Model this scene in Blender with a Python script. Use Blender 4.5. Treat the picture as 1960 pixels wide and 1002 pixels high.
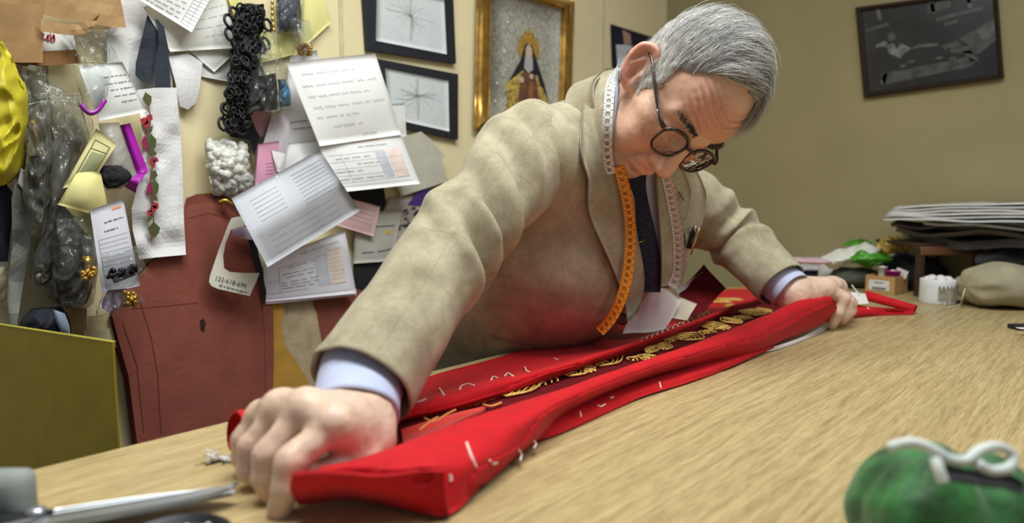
import bpy, bmesh, math, random
import numpy as np
from mathutils import Vector, Matrix
from mathutils.bvhtree import BVHTree
random.seed(7); np.random.seed(7)
for o in list(bpy.data.objects): bpy.data.objects.remove(o, do_unlink=True)
SC = bpy.context.scene; COL = SC.collection

# ------------------------------------------------------------------ camera
# room axes: +X runs along the wall with the papers, +Y points at that wall, table top is z = 0
FPX = 1307.0; CAM = np.array([0.0, 0.0, 0.25])
PITCH = math.radians(5.53); YAW = math.radians(42.7)
FW = np.array([math.cos(PITCH)*math.cos(YAW), math.cos(PITCH)*math.sin(YAW), -math.sin(PITCH)])
RT = np.array([math.sin(YAW), -math.cos(YAW), 0.0]); UP = np.cross(RT, FW)
cd = bpy.data.cameras.new('camera'); cam = bpy.data.objects.new('camera', cd); COL.objects.link(cam)
cam.matrix_world = Matrix(((RT[0], UP[0], -FW[0], CAM[0]), (RT[1], UP[1], -FW[1], CAM[1]), (RT[2], UP[2], -FW[2], CAM[2]), (0, 0, 0, 1)))
cd.sensor_width = 36.0; cd.lens = 36.0*FPX/1960.0; cd.clip_start = 0.02
cd.dof.use_dof = True; cd.dof.focus_distance = 0.98; cd.dof.aperture_fstop = 3.0
SC.camera = cam
# ------------------------------------------------------------------ world and lamps
w = bpy.data.worlds.new('world'); SC.world = w; w.use_nodes = True
bg = w.node_tree.nodes['Background']; bg.inputs[0].default_value = (0.80, 0.88, 1.0, 1); bg.inputs[1].default_value = 0.20
def area(name, loc, target, sx, sy, power, col=(1, 1, 1), spread=180):
    l = bpy.data.lights.new(name, 'AREA'); l.shape = 'RECTANGLE'; l.size = sx; l.size_y = sy; l.energy = power; l.color = col
    l.spread = math.radians(spread)
    o = bpy.data.objects.new(name, l); COL.objects.link(o); o.location = loc
    d = Vector(target) - Vector(loc); o.rotation_euler = d.to_track_quat('-Z', 'Y').to_euler()
    return o
area('ceiling_lamp', (0.45, 0.40, 1.5), (0.60, 0.62, 0), 1.25, 0.35, 23, (0.98, 1.0, 0.95), 150)
area('fill_light_rear', (1.05, -0.55, 1.5), (0.95, 0.2, 0), 0.35, 1.0, 5.5, (1.0, 1.0, 0.96), 150)  # added unseen fill behind the camera, brightens forehead and right of table
vs = SC.view_settings; vs.view_transform = 'Standard'; vs.look = 'None'; vs.gamma = 1.0; vs.use_curve_mapping = False; vs.exposure = 0.0
try: SC.display_settings.display_device = 'sRGB'
except Exception: pass
YW = 1.25; XW = 2.14; ZF = -0.88; YE = 0.737

# ------------------------------------------------------------------ placing helpers (photo measurements -> room coordinates)
def ray(px, py): return FW + RT*((px-980.0)/FPX) + UP*((501.0-py)/FPX)
def P(px, py, d): return CAM + ray(px, py)*d
def PZ(px, py, z=0.0):
    r = ray(px, py); return CAM + r*((z-CAM[2])/r[2])
def PY(px, py, off=0.0):
    r = ray(px, py); return CAM + r*((YW-off)/r[1])
def PX(px, py, off=0.0):
    r = ray(px, py); return CAM + r*((XW-off)/r[0])
def lerp(a, b, t): return a + (b-a)*t
def catmull(pts, n):
    pts = [np.asarray(p, float) for p in pts]; m = len(pts)
    out = []
    for i in range(n):
        t = i/(n-1)*(m-1); k = min(int(t), m-2); u = t-k
        p1, p2 = pts[k], pts[k+1]; p0 = pts[k-1] if k > 0 else 2*p1-p2; p3 = pts[k+2] if k+2 < m else 2*p2-p1
        out.append(0.5*((2*p1)+(-p0+p2)*u+(2*p0-5*p1+4*p2-p3)*u*u+(-p0+3*p1-3*p2+p3)*u**3))
    return np.array(out)
def hash3(i, j, k, s):
    n = (i*374761393 + j*668265263 + k*2147483647 + s*974634613) & 0xffffffff
    n = ((n ^ (n >> 13))*1274126177) & 0xffffffff
    return ((n ^ (n >> 16)) & 0xffff)/32767.5 - 1.0
def noise3(p, sc, seed=0):
    q = np.asarray(p, float)*sc; f = np.floor(q); i = f.astype(np.int64); u = q-f; u = u*u*(3-2*u); r = 0
    for a in (0, 1):
        for b in (0, 1):
            for c in (0, 1):
                wgt = (u[..., 0] if a else 1-u[..., 0])*(u[..., 1] if b else 1-u[..., 1])*(u[..., 2] if c else 1-u[..., 2])
                r = r + wgt*hash3(i[..., 0]+a, i[..., 1]+b, i[..., 2]+c, seed)
    return r
def smooth01(x): x = np.clip(x, 0, 1); return x*x*(3-2*x)

# ------------------------------------------------------------------ materials
def lin(c): return tuple(((v/255.0)/12.92 if v/255.0 <= 0.04045 else ((v/255.0+0.055)/1.055)**2.4) for v in c)
MATS = {}
def mat(name, rgb, rough=0.7, var=0.10, scale=30, bump=0.0, bscale=200, metal=0.0, sheen=0.0, spec=0.5, stretch=(1, 1, 1), sss=0.0, attr=None, rgb2=None, coat=0.0):
    if name in MATS: return MATS[name]
    m = bpy.data.materials.new(name); m.use_nodes = True; nt = m.node_tree; N = nt.nodes; L = nt.links
    b = N['Principled BSDF']; b.inputs['Roughness'].default_value = rough; b.inputs['Metallic'].default_value = metal
    b.inputs['Specular IOR Level'].default_value = spec
    if sheen: b.inputs['Sheen Weight'].default_value = sheen; b.inputs['Sheen Roughness'].default_value = 0.4
    if coat: b.inputs['Coat Weight'].default_value = coat
    c = lin(rgb); c2 = lin(rgb2) if rgb2 else tuple(v*(1-2*var) for v in c); c1 = c if rgb2 else tuple(min(1, v*(1+var)) for v in c)
    tc = N.new('ShaderNodeTexCoord'); mp = N.new('ShaderNodeMapping'); mp.inputs['Scale'].default_value = stretch
    L.new(tc.outputs['Object'], mp.inputs[0])
    nz = N.new('ShaderNodeTexNoise'); nz.inputs['Scale'].default_value = scale; nz.inputs['Detail'].default_value = 4; L.new(mp.outputs[0], nz.inputs['Vector'])
    rp = N.new('ShaderNodeValToRGB'); rp.color_ramp.elements[0].position = 0.3; rp.color_ramp.elements[1].position = 0.7
    rp.color_ramp.elements[0].color = (*c2, 1); rp.color_ramp.elements[1].color = (*c1, 1); L.new(nz.outputs['Fac'], rp.inputs[0])
    src = rp.outputs[0]
    if attr:
        at = N.new('ShaderNodeAttribute'); at.attribute_name = attr
        mx = N.new('ShaderNodeMix'); mx.data_type = 'RGBA'; mx.blend_type = 'MULTIPLY'; mx.inputs[0].default_value = 1.0
        L.new(at.outputs['Color'], mx.inputs[6]); L.new(src, mx.inputs[7]); src = mx.outputs[2]
    L.new(src, b.inputs['Base Color'])
    if bump:
        n2 = N.new('ShaderNodeTexNoise'); n2.inputs['Scale'].default_value = bscale; n2.inputs['Detail'].default_value = 3; L.new(mp.outputs[0], n2.inputs['Vector'])
        bp = N.new('ShaderNodeBump'); bp.inputs['Strength'].default_value = bump; bp.inputs['Distance'].default_value = 0.002
        L.new(n2.outputs['Fac'], bp.inputs['Height']); L.new(bp.outputs[0], b.inputs['Normal'])
    if sss:
        b.inputs['Subsurface Weight'].default_value = sss; b.inputs['Subsurface Radius'].default_value = (0.006, 0.003, 0.0015); b.inputs['Subsurface Scale'].default_value = 1.0
    MATS[name] = m; return m
def plastic(name, tint=(235, 240, 240), body=0.16, rough=0.12, gloss=0.25):
    if name in MATS: return MATS[name]
    m = bpy.data.materials.new(name); m.use_nodes = True; nt = m.node_tree; N = nt.nodes; L = nt.links
    N.remove(N['Principled BSDF']); out = N['Material Output']
    tr = N.new('ShaderNodeBsdfTransparent'); gl = N.new('ShaderNodeBsdfGlossy'); df = N.new('ShaderNodeBsdfDiffuse')
    gl.inputs['Roughness'].default_value = rough; c = (*lin(tint), 1); df.inputs[0].default_value = c; tr.inputs[0].default_value = (0.93, 0.94, 0.94, 1)
    fr = N.new('ShaderNodeLayerWeight'); fr.inputs[0].default_value = gloss
    m1 = N.new('ShaderNodeMixShader'); m1.inputs[0].default_value = body; L.new(tr.outputs[0], m1.inputs[1]); L.new(df.outputs[0], m1.inputs[2])
    m2 = N.new('ShaderNodeMixShader'); L.new(fr.outputs['Fresnel'], m2.inputs[0]); L.new(m1.outputs[0], m2.inputs[1]); L.new(gl.outputs[0], m2.inputs[2])
    tc = N.new('ShaderNodeTexCoord'); nz = N.new('ShaderNodeTexNoise'); nz.inputs['Scale'].default_value = 45; nz.inputs['Detail'].default_value = 3; L.new(tc.outputs['Object'], nz.inputs['Vector'])
    bp = N.new('ShaderNodeBump'); bp.inputs['Strength'].default_value = 0.6; bp.inputs['Distance'].default_value = 0.01; L.new(nz.outputs['Fac'], bp.inputs['Height'])
    L.new(bp.outputs[0], gl.inputs['Normal']); L.new(bp.outputs[0], fr.inputs['Normal'])
    L.new(m2.outputs[0], out.inputs[0]); MATS[name] = m; return m

# ------------------------------------------------------------------ object helpers
ORG = {}
def props(o, label=None, cat=None, group=None, kind=None):
    if label: o['label'] = label
    if cat: o['category'] = cat
    if group: o['group'] = group
    if kind: o['kind'] = kind
    return o
def thing(name, label, cat, loc, group=None):
    o = bpy.data.objects.new(name, None); o.empty_display_size = 0.02; COL.objects.link(o); o.location = tuple(loc); ORG[o.name] = np.array(loc, float)
    return props(o, label, cat, group)
def worg(o):
    return ORG[o.name]
def mesh(name, V, F, m, parent=None, smooth=True, label=None, cat=None, group=None, kind=None, colors=None, uv=None):
    V = np.asarray(V, float)
    if parent is not None: org = worg(parent)
    else:
        lo = V.min(0); hi = V.max(0); org = np.array([(lo[0]+hi[0])/2, (lo[1]+hi[1])/2, lo[2]])
    me = bpy.data.meshes.new(name); me.from_pydata((V-org).tolist(), [], [tuple(int(i) for i in f) for f in F]); me.update()
    if smooth: me.polygons.foreach_set('use_smooth', [True]*len(me.polygons))
    for mm in (m if isinstance(m, (list, tuple)) else [m]): me.materials.append(mm)
    if colors is not None:
        ca = me.color_attributes.new('Col', 'FLOAT_COLOR', 'POINT')
        c4 = np.ones((len(V), 4), np.float32); c4[:, :3] = colors; ca.data.foreach_set('color', c4.ravel())
    if uv is not None:
        ul = me.uv_layers.new(name='UVMap'); li = np.empty(len(me.loops), np.int32); me.loops.foreach_get('vertex_index', li)
        ul.data.foreach_set('uv', np.asarray(uv, np.float32)[li].ravel())
    o = bpy.data.objects.new(name, me); COL.objects.link(o)
    if parent is not None: o.parent = parent; ORG[o.name] = org
    else: o.location = tuple(org); ORG[o.name] = org
    return props(o, label, cat, group, kind)
def join(*parts):
    V = []; F = []; n = 0
    for v, f in parts:
        v = np.asarray(v, float)
        if len(v) == 0: continue
        V.append(v); F += [tuple(i+n for i in q) for q in f]; n += len(v)
    return np.concatenate(V), F
def gridfaces(nu, nv, wrap=False, base=0):
    F = []
    for i in range(nu-1):
        for j in range(nv if wrap else nv-1):
            a = base+i*nv+j; b = base+i*nv+(j+1) % nv; F.append((a, b, b+nv, a+nv))
    return F
def slab(G, th, nrm=None):
    """grid (nu,nv,3) -> closed thin solid; second skin is pushed along -normal"""
    G = np.asarray(G, float); nu, nv = G.shape[:2]
    du = np.gradient(G, axis=0); dv = np.gradient(G, axis=1); n = np.cross(dv, du); n /= (np.linalg.norm(n, axis=2, keepdims=True)+1e-12)
    if nrm is not None:
        s = np.sign((n*np.asarray(nrm)).sum(2, keepdims=True)); s[s == 0] = 1; n = n*s
    B = G - n*th; V = np.concatenate([G.reshape(-1, 3), B.reshape(-1, 3)]); m = nu*nv
    F = gridfaces(nu, nv) + [tuple(reversed(f)) for f in gridfaces(nu, nv, base=m)]
    rim = [i*nv for i in range(nu)] + [(nu-1)*nv+j for j in range(1, nv)] + [i*nv+nv-1 for i in range(nu-2, -1, -1)] + [j for j in range(nv-2, 0, -1)]
    for a, b in zip(rim, rim[1:]+rim[:1]): F.append((b, a, a+m, b+m))
    return V, F
def tube(path, r, seg=6, cap=True):
    path = np.asarray(path, float); n = len(path); r = np.broadcast_to(np.asarray(r, float), (n,))
    T = np.gradient(path, axis=0); T /= (np.linalg.norm(T, axis=1, keepdims=True)+1e-12)
    a = np.array([0, 0, 1.0]) if abs(T[0][2]) < 0.9 else np.array([1.0, 0, 0]); u = np.cross(T[0], a); u /= np.linalg.norm(u)
    V = []; th = np.linspace(0, 2*math.pi, seg, endpoint=False)
    for i in range(n):
        u = u - T[i]*np.dot(u, T[i]); u /= (np.linalg.norm(u)+1e-12); v = np.cross(T[i], u)
        V.append(path[i] + r[i]*(np.outer(np.cos(th), u)+np.outer(np.sin(th), v)))
    V = np.concatenate(V); F = gridfaces(n, seg, True)
    if cap: F += [tuple(range(seg-1, -1, -1)), tuple((n-1)*seg+k for k in range(seg))]
    return V, F
def box(c, s, R=None, bev=0.0):
    """box with chamfered edges; c = centre, s = full size, R = 3x3 axes (columns)"""
    bm = bmesh.new(); bmesh.ops.create_cube(bm, size=1)
    for v in bm.verts: v.co = Vector((v.co.x*s[0], v.co.y*s[1], v.co.z*s[2]))
    if bev: bmesh.ops.bevel(bm, geom=list(bm.edges), offset=bev, segments=2, affect='EDGES', profile=0.5)
    bm.verts.index_update(); V = np.array([v.co[:] for v in bm.verts]); F = [tuple(v.index for v in f.verts) for f in bm.faces]; bm.free()
    if R is not None: V = V @ np.asarray(R).T
    return V + np.asarray(c, float), F
def rotz(a): c, s = math.cos(a), math.sin(a); return np.array([[c, -s, 0], [s, c, 0], [0, 0, 1.0]])
def lathe(prof, seg=32, c=(0, 0, 0)):
    V = []; th = np.linspace(0, 2*math.pi, seg, endpoint=False)
    for r, z in prof: V.append(np.stack([c[0]+r*np.cos(th), c[1]+r*np.sin(th), np.full(seg, c[2]+z)], 1))
    return np.concatenate(V), gridfaces(len(prof), seg, True)
def sph(c, r, n=8, m=12):
    r = np.broadcast_to(np.asarray(r, float), (3,)); V = []; 
    for i in range(n+1):
        a = math.pi*i/n
        for j in range(m): b = 2*math.pi*j/m; V.append((c[0]+r[0]*math.sin(a)*math.cos(b), c[1]+r[1]*math.sin(a)*math.sin(b), c[2]+r[2]*math.cos(a)))
    return np.array(V), gridfaces(n+1, m, True)
def torus(c, R, r, ax=(0, 0, 1), n=14, m=5, sq=(1, 1), ph=0):
    ax = np.asarray(ax, float)/np.linalg.norm(ax); a = np.array([1.0, 0, 0]) if abs(ax[0]) < .8 else np.array([0, 1.0, 0]); u = np.cross(ax, a); u /= np.linalg.norm(u); v = np.cross(ax, u)
    V = []
    for i in range(n):
        t = 2*math.pi*i/n; d = u*math.cos(t)*sq[0]*math.cos(ph)-u*math.sin(t)*sq[1]*math.sin(ph)+v*math.sin(t)*sq[1]*math.cos(ph)+v*math.cos(t)*sq[0]*math.sin(ph)
        dn = d/np.linalg.norm(d)
        for j in range(m):
            s = 2*math.pi*j/m; V.append(np.asarray(c)+d*R+dn*r*math.cos(s)+ax*r*math.sin(s))
    F = []
    for i in range(n):
        for j in range(m): F.append((i*m+j, i*m+(j+1) % m, ((i+1) % n)*m+(j+1) % m, ((i+1) % n)*m+j))
    return np.array(V), F
def text_mesh(s, size=1.0):
    c = bpy.data.curves.new('t', 'FONT'); c.body = s; c.size = size; c.align_x = 'CENTER'; c.align_y = 'CENTER'; c.resolution_u = 3
    o = bpy.data.objects.new('t', c); me = bpy.data.meshes.new_from_object(o)
    V = np.array([v.co[:] for v in me.vertices]) if len(me.vertices) else np.zeros((0, 3)); F = [tuple(p.vertices) for p in me.polygons]
    bpy.data.meshes.remove(me); bpy.data.objects.remove(o); bpy.data.curves.remove(c); return V, F

# ------------------------------------------------------------------ implicit surfaces for organic shapes
class Vol:
    def __init__(s, lo, hi, h):
        s.lo = np.array(lo, float); s.h = h; s.n = np.ceil((np.array(hi)-s.lo)/h).astype(int)+1
        s.ax = [s.lo[i]+h*np.arange(s.n[i]) for i in range(3)]; s.F = np.full(s.n, 1.0, np.float32)
    def _op(s, lo, hi, fn, k, sub):
        m = k+3*s.h; sl = []
        for i in range(3):
            a = int(np.floor((lo[i]-m-s.lo[i])/s.h)); b = int(np.ceil((hi[i]+m-s.lo[i])/s.h))+1
            a = max(0, a); b = min(s.n[i], b)
            if b <= a: return
            sl.append(slice(a, b))
        X, Y, Z = np.meshgrid(s.ax[0][sl[0]], s.ax[1][sl[1]], s.ax[2][sl[2]], indexing='ij')
        d = fn(X, Y, Z).astype(np.float32); A = s.F[tuple(sl)]
        if sub: 
            d = -d; hh = np.maximum(k-np.abs(A-d), 0)/max(k, 1e-9); s.F[tuple(sl)] = np.maximum(A, d)+hh*hh*k*.25
        else:
            hh = np.maximum(k-np.abs(A-d), 0)/max(k, 1e-9); s.F[tuple(sl)] = np.minimum(A, d)-hh*hh*k*.25
    def ell(s, c, r, k=0.01, R=None, sub=False):
        c = np.array(c, float); r = np.broadcast_to(np.asarray(r, float), (3,)); R = np.eye(3) if R is None else np.asarray(R, float)
        e = np.sqrt(((R*r)**2).sum(1))
        def fn(X, Y, Z):
            x, y, z = X-c[0], Y-c[1], Z-c[2]
            q = [R[0, i]*x+R[1, i]*y+R[2, i]*z for i in range(3)]
            k0 = np.sqrt(sum((q[i]/r[i])**2 for i in range(3))); k1 = np.sqrt(sum((q[i]/r[i]**2)**2 for i in range(3)))+1e-9
            return k0*(k0-1)/k1
        s._op(c-e, c+e, fn, k, sub)
    def cap(s, a, b, ra, rb=None, k=0.01, sub=False):
        a = np.array(a, float); b = np.array(b, float); rb = ra if rb is None else rb; ba = b-a; L = np.dot(ba, ba)+1e-12; R = max(ra, rb)
        def fn(X, Y, Z):
            x, y, z = X-a[0], Y-a[1], Z-a[2]; t = np.clip((x*ba[0]+y*ba[1]+z*ba[2])/L, 0, 1)
            return np.sqrt((x-t*ba[0])**2+(y-t*ba[1])**2+(z-t*ba[2])**2)-(ra+(rb-ra)*t)
        s._op(np.minimum(a, b)-R, np.maximum(a, b)+R, fn, k, sub)
    def chain(s, pts, rs, k=0.01, sub=False):
        for i in range(len(pts)-1): s.cap(pts[i], pts[i+1], rs[i], rs[i+1], k, sub)
    def mesh(s, smooth=2):
        F = s.F; S = F < 0; h = s.h; C = [(0,0,0),(1,0,0),(0,1,0),(1,1,0),(0,0,1),(1,0,1),(0,1,1),(1,1,1)]
        nx, ny, nz = F.shape; sh = (nx-1, ny-1, nz-1)
        cnt = np.zeros(sh, np.int8)
        for c in C: cnt += S[c[0]:c[0]+sh[0], c[1]:c[1]+sh[1], c[2]:c[2]+sh[2]]
        I = np.argwhere((cnt > 0) & (cnt < 8)); vid = np.full(sh, -1, np.int64); vid[I[:, 0], I[:, 1], I[:, 2]] = np.arange(len(I))
        acc = np.zeros((len(I), 3)); num = np.zeros(len(I))
        for a in range(8):
            for b in range(a+1, 8):
                ca, cb = C[a], C[b]
                if sum(abs(ca[i]-cb[i]) for i in range(3)) != 1: continue
                fa = F[I[:, 0]+ca[0], I[:, 1]+ca[1], I[:, 2]+ca[2]]; fb = F[I[:, 0]+cb[0], I[:, 1]+cb[1], I[:, 2]+cb[2]]
                m = (fa < 0) != (fb < 0); t = np.where(m, fa/np.where(m, fa-fb, 1), 0)
                p = np.array(ca)[None]+t[:, None]*(np.array(cb)-np.array(ca))[None]; acc[m] += p[m]; num[m] += 1
        V = s.lo+h*(I+acc/num[:, None]); Q = []
        for ax in range(3):
            o = [0, 0, 0]; o[ax] = 1; A = S[:nx-o[0], :ny-o[1], :nz-o[2]]; B = S[o[0]:, o[1]:, o[2]:]
            E = np.argwhere(A != B); u, v = (ax+1) % 3, (ax+2) % 3
            E = E[(E[:, u] > 0) & (E[:, v] > 0) & (E[:, u] < s.n[u]-1) & (E[:, v] < s.n[v]-1)]
            def g(du, dv):
                J = E.copy(); J[:, u] -= du; J[:, v] -= dv; return vid[J[:, 0], J[:, 1], J[:, 2]]
            q = np.stack([g(1, 1), g(0, 1), g(0, 0), g(1, 0)], 1); fl = ~S[E[:, 0], E[:, 1], E[:, 2]]; q[fl] = q[fl][:, ::-1]; Q.append(q)
        Q = np.concatenate(Q); Q = Q[(Q >= 0).all(1)]
        for _ in range(smooth):
            a = np.zeros_like(V); n = np.zeros(len(V))
            for i in range(4):
                for j in (1, 3): np.add.at(a, Q[:, i], V[Q[:, (i+j) % 4]]); np.add.at(n, Q[:, i], 1)
            V = V*0.5+0.5*a/np.maximum(n, 1)[:, None]
        return V, Q
def vnormals(V, Q):
    Q = np.asarray(Q); n = np.cross(V[Q[:, 2]]-V[Q[:, 0]], V[Q[:, 3]]-V[Q[:, 1]]); N = np.zeros_like(V)
    for i in range(4): np.add.at(N, Q[:, i], n)
    return N/(np.linalg.norm(N, axis=1, keepdims=True)+1e-12)
# ================================================================== setting
def wall_mat(name, rgb):
    m = mat(name, rgb, 0.85, 0.03, 6, 0.25, 420, spec=0.2); return m
def struct(name, V, F, m, parent=None): return mesh(name, V, F, m, parent, smooth=False, kind=None if parent else 'structure')
struct('wall_left', *box((0.6, YW+0.04, 0.42), (3.08+0.16, 0.08, 2.6)), wall_mat('cream_wallpaper', (228, 215, 174)))
struct('wall_right', *box((XW+0.04, -0.05, 0.42), (0.08, 2.6, 2.6)), wall_mat('khaki_wallpaper_dimmed', (156, 146, 110)))  # khaki hue, darkened so the colour also carries this wall's weaker light
struct('floor', *box((0.62, -0.05, ZF-0.03), (3.2, 2.68, 0.06)), mat('floor_tiles', (120, 105, 90), 0.5, 0.15, 8))
# two thin panel joints on the papered wall
for i, (px, y0, y1) in enumerate(((653, -60, 330), (1152, -60, 200))):
    a = PY(px, y0, 0.002); b = PY(px+3, y1, 0.002); x = (a[0]+b[0])/2
    struct('trim_%d' % (i+1), *box((x, YW-0.002, (a[2]+b[2])/2), (0.008, 0.004, abs(a[2]-b[2])), bev=0.001), mat('joint_strip', (205, 196, 165), 0.6))

# ================================================================== table
def table_mat():
    m = bpy.data.materials.new('oak_laminate'); m.use_nodes = True; N = m.node_tree.nodes; L = m.node_tree.links; b = N['Principled BSDF']
    tc = N.new('ShaderNodeTexCoord'); mp = N.new('ShaderNodeMapping'); mp.inputs['Scale'].default_value = (2.0, 42, 1); mp.inputs['Rotation'].default_value = (0, 0, math.radians(3)); L.new(tc.outputs['Object'], mp.inputs[0])
    n1 = N.new('ShaderNodeTexNoise'); n1.inputs['Scale'].default_value = 4.0; n1.inputs['Detail'].default_value = 8; n1.inputs['Roughness'].default_value = 0.65; n1.inputs['Distortion'].default_value = 0.6; L.new(mp.outputs[0], n1.inputs['Vector'])
    r1 = N.new('ShaderNodeValToRGB'); e = r1.color_ramp.elements; e[0].position = 0.32; e[0].color = (*lin((174, 150, 104)), 1); e[1].position = 0.62; e[1].color = (*lin((210, 188, 138)), 1); L.new(n1.outputs['Fac'], r1.inputs[0])
    mp2 = N.new('ShaderNodeMapping'); mp2.inputs['Scale'].default_value = (9, 170, 1); mp2.inputs['Rotation'].default_value = (0, 0, math.radians(3)); L.new(tc.outputs['Object'], mp2.inputs[0])
    n2 = N.new('ShaderNodeTexNoise'); n2.inputs['Scale'].default_value = 5.0; n2.inputs['Detail'].default_value = 3; L.new(mp2.outputs[0], n2.inputs['Vector'])
    mx = N.new('ShaderNodeMix'); mx.data_type = 'RGBA'; mx.blend_type = 'MULTIPLY'; mx.inputs[0].default_value = 0.42; L.new(r1.outputs[0], mx.inputs[6])
    r2 = N.new('ShaderNodeValToRGB'); e = r2.color_ramp.elements; e[0].position = 0.38; e[0].color = (0.42, 0.38, 0.34, 1); e[1].position = 0.55; e[1].color = (1, 1, 1, 1); L.new(n2.outputs['Fac'], r2.inputs[0]); L.new(r2.outputs[0], mx.inputs[7])
    n3 = N.new('ShaderNodeTexNoise'); n3.inputs['Scale'].default_value = 3.0; L.new(tc.outputs['Object'], n3.inputs['Vector'])
    mx2 = N.new('ShaderNodeMix'); mx2.data_type = 'RGBA'; mx2.blend_type = 'MULTIPLY'; mx2.inputs[0].default_value = 0.35; L.new(mx.outputs[2], mx2.inputs[6]); L.new(n3.outputs['Fac'], mx2.inputs[7]); L.new(mx2.outputs[2], b.inputs['Base Color'])
    b.inputs['Roughness'].default_value = 0.42
    bp = N.new('ShaderNodeBump'); bp.inputs['Strength'].default_value = 0.15; bp.inputs['Distance'].default_value = 0.001; L.new(n2.outputs['Fac'], bp.inputs['Height']); L.new(bp.outputs[0], b.inputs['Normal'])
    return m
OAK = table_mat()
tb = thing('work_table', 'long oak laminate cutting table the man leans over', 'table', (0.85, 0.1, ZF))
mesh('table_top', *box((0.80, (YE-0.75)/2, -0.016), (2.60, YE+0.75, 0.032), bev=0.006), OAK, tb, smooth=False)
lm = mat('table_leg_wood', (140, 105, 65), 0.5, 0.15, 12)
for x in (-0.35, 1.95):
    for y in (-0.6, 0.60): mesh('leg', *box((x, y, (ZF-0.032)/2), (0.06, 0.06, -ZF-0.032), bev=0.004), lm, tb, smooth=False)

# ================================================================== things pinned on the papered wall
WN = np.array([0, -1.0, 0])
class Sheet:
    def __init__(s, q, off, bend=0.004, nu=14, nv=14, seed=0, curl=(0, 0, 0, 0), wr=0.002, bow=0.0, fold=0.0):
        s.q = [np.array(p, float) for p in q]; s.off = off; s.bend = bend; s.seed = seed; s.curl = curl; s.wr = wr; s.bow = bow; s.fold = fold; s.nu = nu; s.nv = nv
    def at(s, u, v, lift=0.0):
        tl, tr, br, bl = s.q; p = lerp(lerp(tl, tr, u), lerp(bl, br, u), v)
        c = s.curl; d = c[0]*(1-u)**3*(1-v)**3 + c[1]*u**3*(1-v)**3 + c[2]*u**3*v**3 + c[3]*(1-u)**3*v**3
        d += s.bend*math.sin(math.pi*(u*0.8+0.1))*math.sin(math.pi*v) + s.bow*v*v + s.fold*(abs(u-.52)-abs(v-.52)*.9+.35)
        d += s.wr*float(noise3(np.array([u*2.2, v*2.2, s.seed*3.1]), 1.0, s.seed))
        off = s.off + max(d, -0.002) + lift
        return PY(p[0], p[1], off)
    def grid(s): return np.array([[s.at(i/(s.nu-1), j/(s.nv-1)) for j in range(s.nv)] for i in range(s.nu)])
def ribbon(pts, wd, nrm=WN):
    pts = np.asarray(pts, float); T = np.gradient(pts, axis=0); T /= (np.linalg.norm(T, axis=1, keepdims=True)+1e-12); S = np.cross(T, nrm); S /= (np.linalg.norm(S, axis=1, keepdims=True)+1e-12)
    n = len(pts); V = np.concatenate([pts-S*wd/2, pts+S*wd/2]); return V, [(i, i+1, n+i+1, n+i) for i in range(n-1)]
def scribble_rows(sh, rows, amp=0.012, wd=0.0006, seed=0, vfun=None):
    """rows of handwriting: (u0,u1,v)"""
    rnd = random.Random(seed); parts = []
    for (u0, u1, v) in rows:
        u = u0
        while u < u1-0.02:
            L = rnd.uniform(0.05, 0.14); e = min(u1, u+L); n = max(6, int((e-u)*110)); pts = []
            a = amp*rnd.uniform(0.6, 1.1); ph = rnd.uniform(0, 6); fr = rnd.uniform(140, 200)
            for i in range(n):
                t = u+(e-u)*i/(n-1); pts.append(sh.at(t, v+a*math.sin(t*fr+ph)*(1.6 if rnd.random() < .15 else 1)*rnd.uniform(.5, 1), 0.0007))
            parts.append(ribbon(pts, wd)); u = e+rnd.uniform(0.015, 0.04)
    return join(*parts) if parts else None
def lines_on(sh, segs, wd=0.0006, n=8):
    return join(*[ribbon([sh.at(lerp(a[0], b[0], i/(n-1)), lerp(a[1], b[1], i/(n-1)), 0.0006) for i in range(n)], wd) for a, b in segs])
def patch_on(sh, u0, v0, u1, v1, lift=0.0005, n=6):
    G = np.array([[sh.at(lerp(u0, u1, i/(n-1)), lerp(v0, v1, j/(n-1)), lift) for j in range(n)] for i in range(n)]); return G.reshape(-1, 3), gridfaces(n, n)
def text_on(sh, s, u, v, h, ang=0.0, aspect=1.0, lift=0.0008):
    V, F = text_mesh(s); 
    if len(V) == 0: return V, F
    c, sn = math.cos(ang), math.sin(ang); out = []
    for x, y, _ in V:
        X = (c*x-sn*y)*h*aspect; Y = (sn*x+c*y)*h; out.append(sh.at(u+X, v-Y, lift))
    return np.array(out), F
INK = mat('dark_ink', (70, 70, 90), 0.7); INKP = mat('pale_ink', (150, 152, 172), 0.8); RULE = mat('form_rule_ink', (168, 170, 182), 0.8); ORI = mat('orange_print', (236, 160, 130), 0.8); GRP = mat('grey_print_block', (205, 208, 218), 0.8); PKP = mat('peach_print_block', (246, 226, 216), 0.8)
def paper(name, q, off, rgb, label, cat='paper', th=0.0005, m=None, group=None, **kw):
    sh = Sheet(q, off, **kw); V, F = slab(sh.grid(), th, WN)
    o = mesh(name, V, F, m or mat('paper_%d_%d_%d' % rgb, rgb, 0.8, 0.04, 12, 0.15, 60, spec=0.2), label=label, cat=cat, group=group); return o, sh
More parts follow.
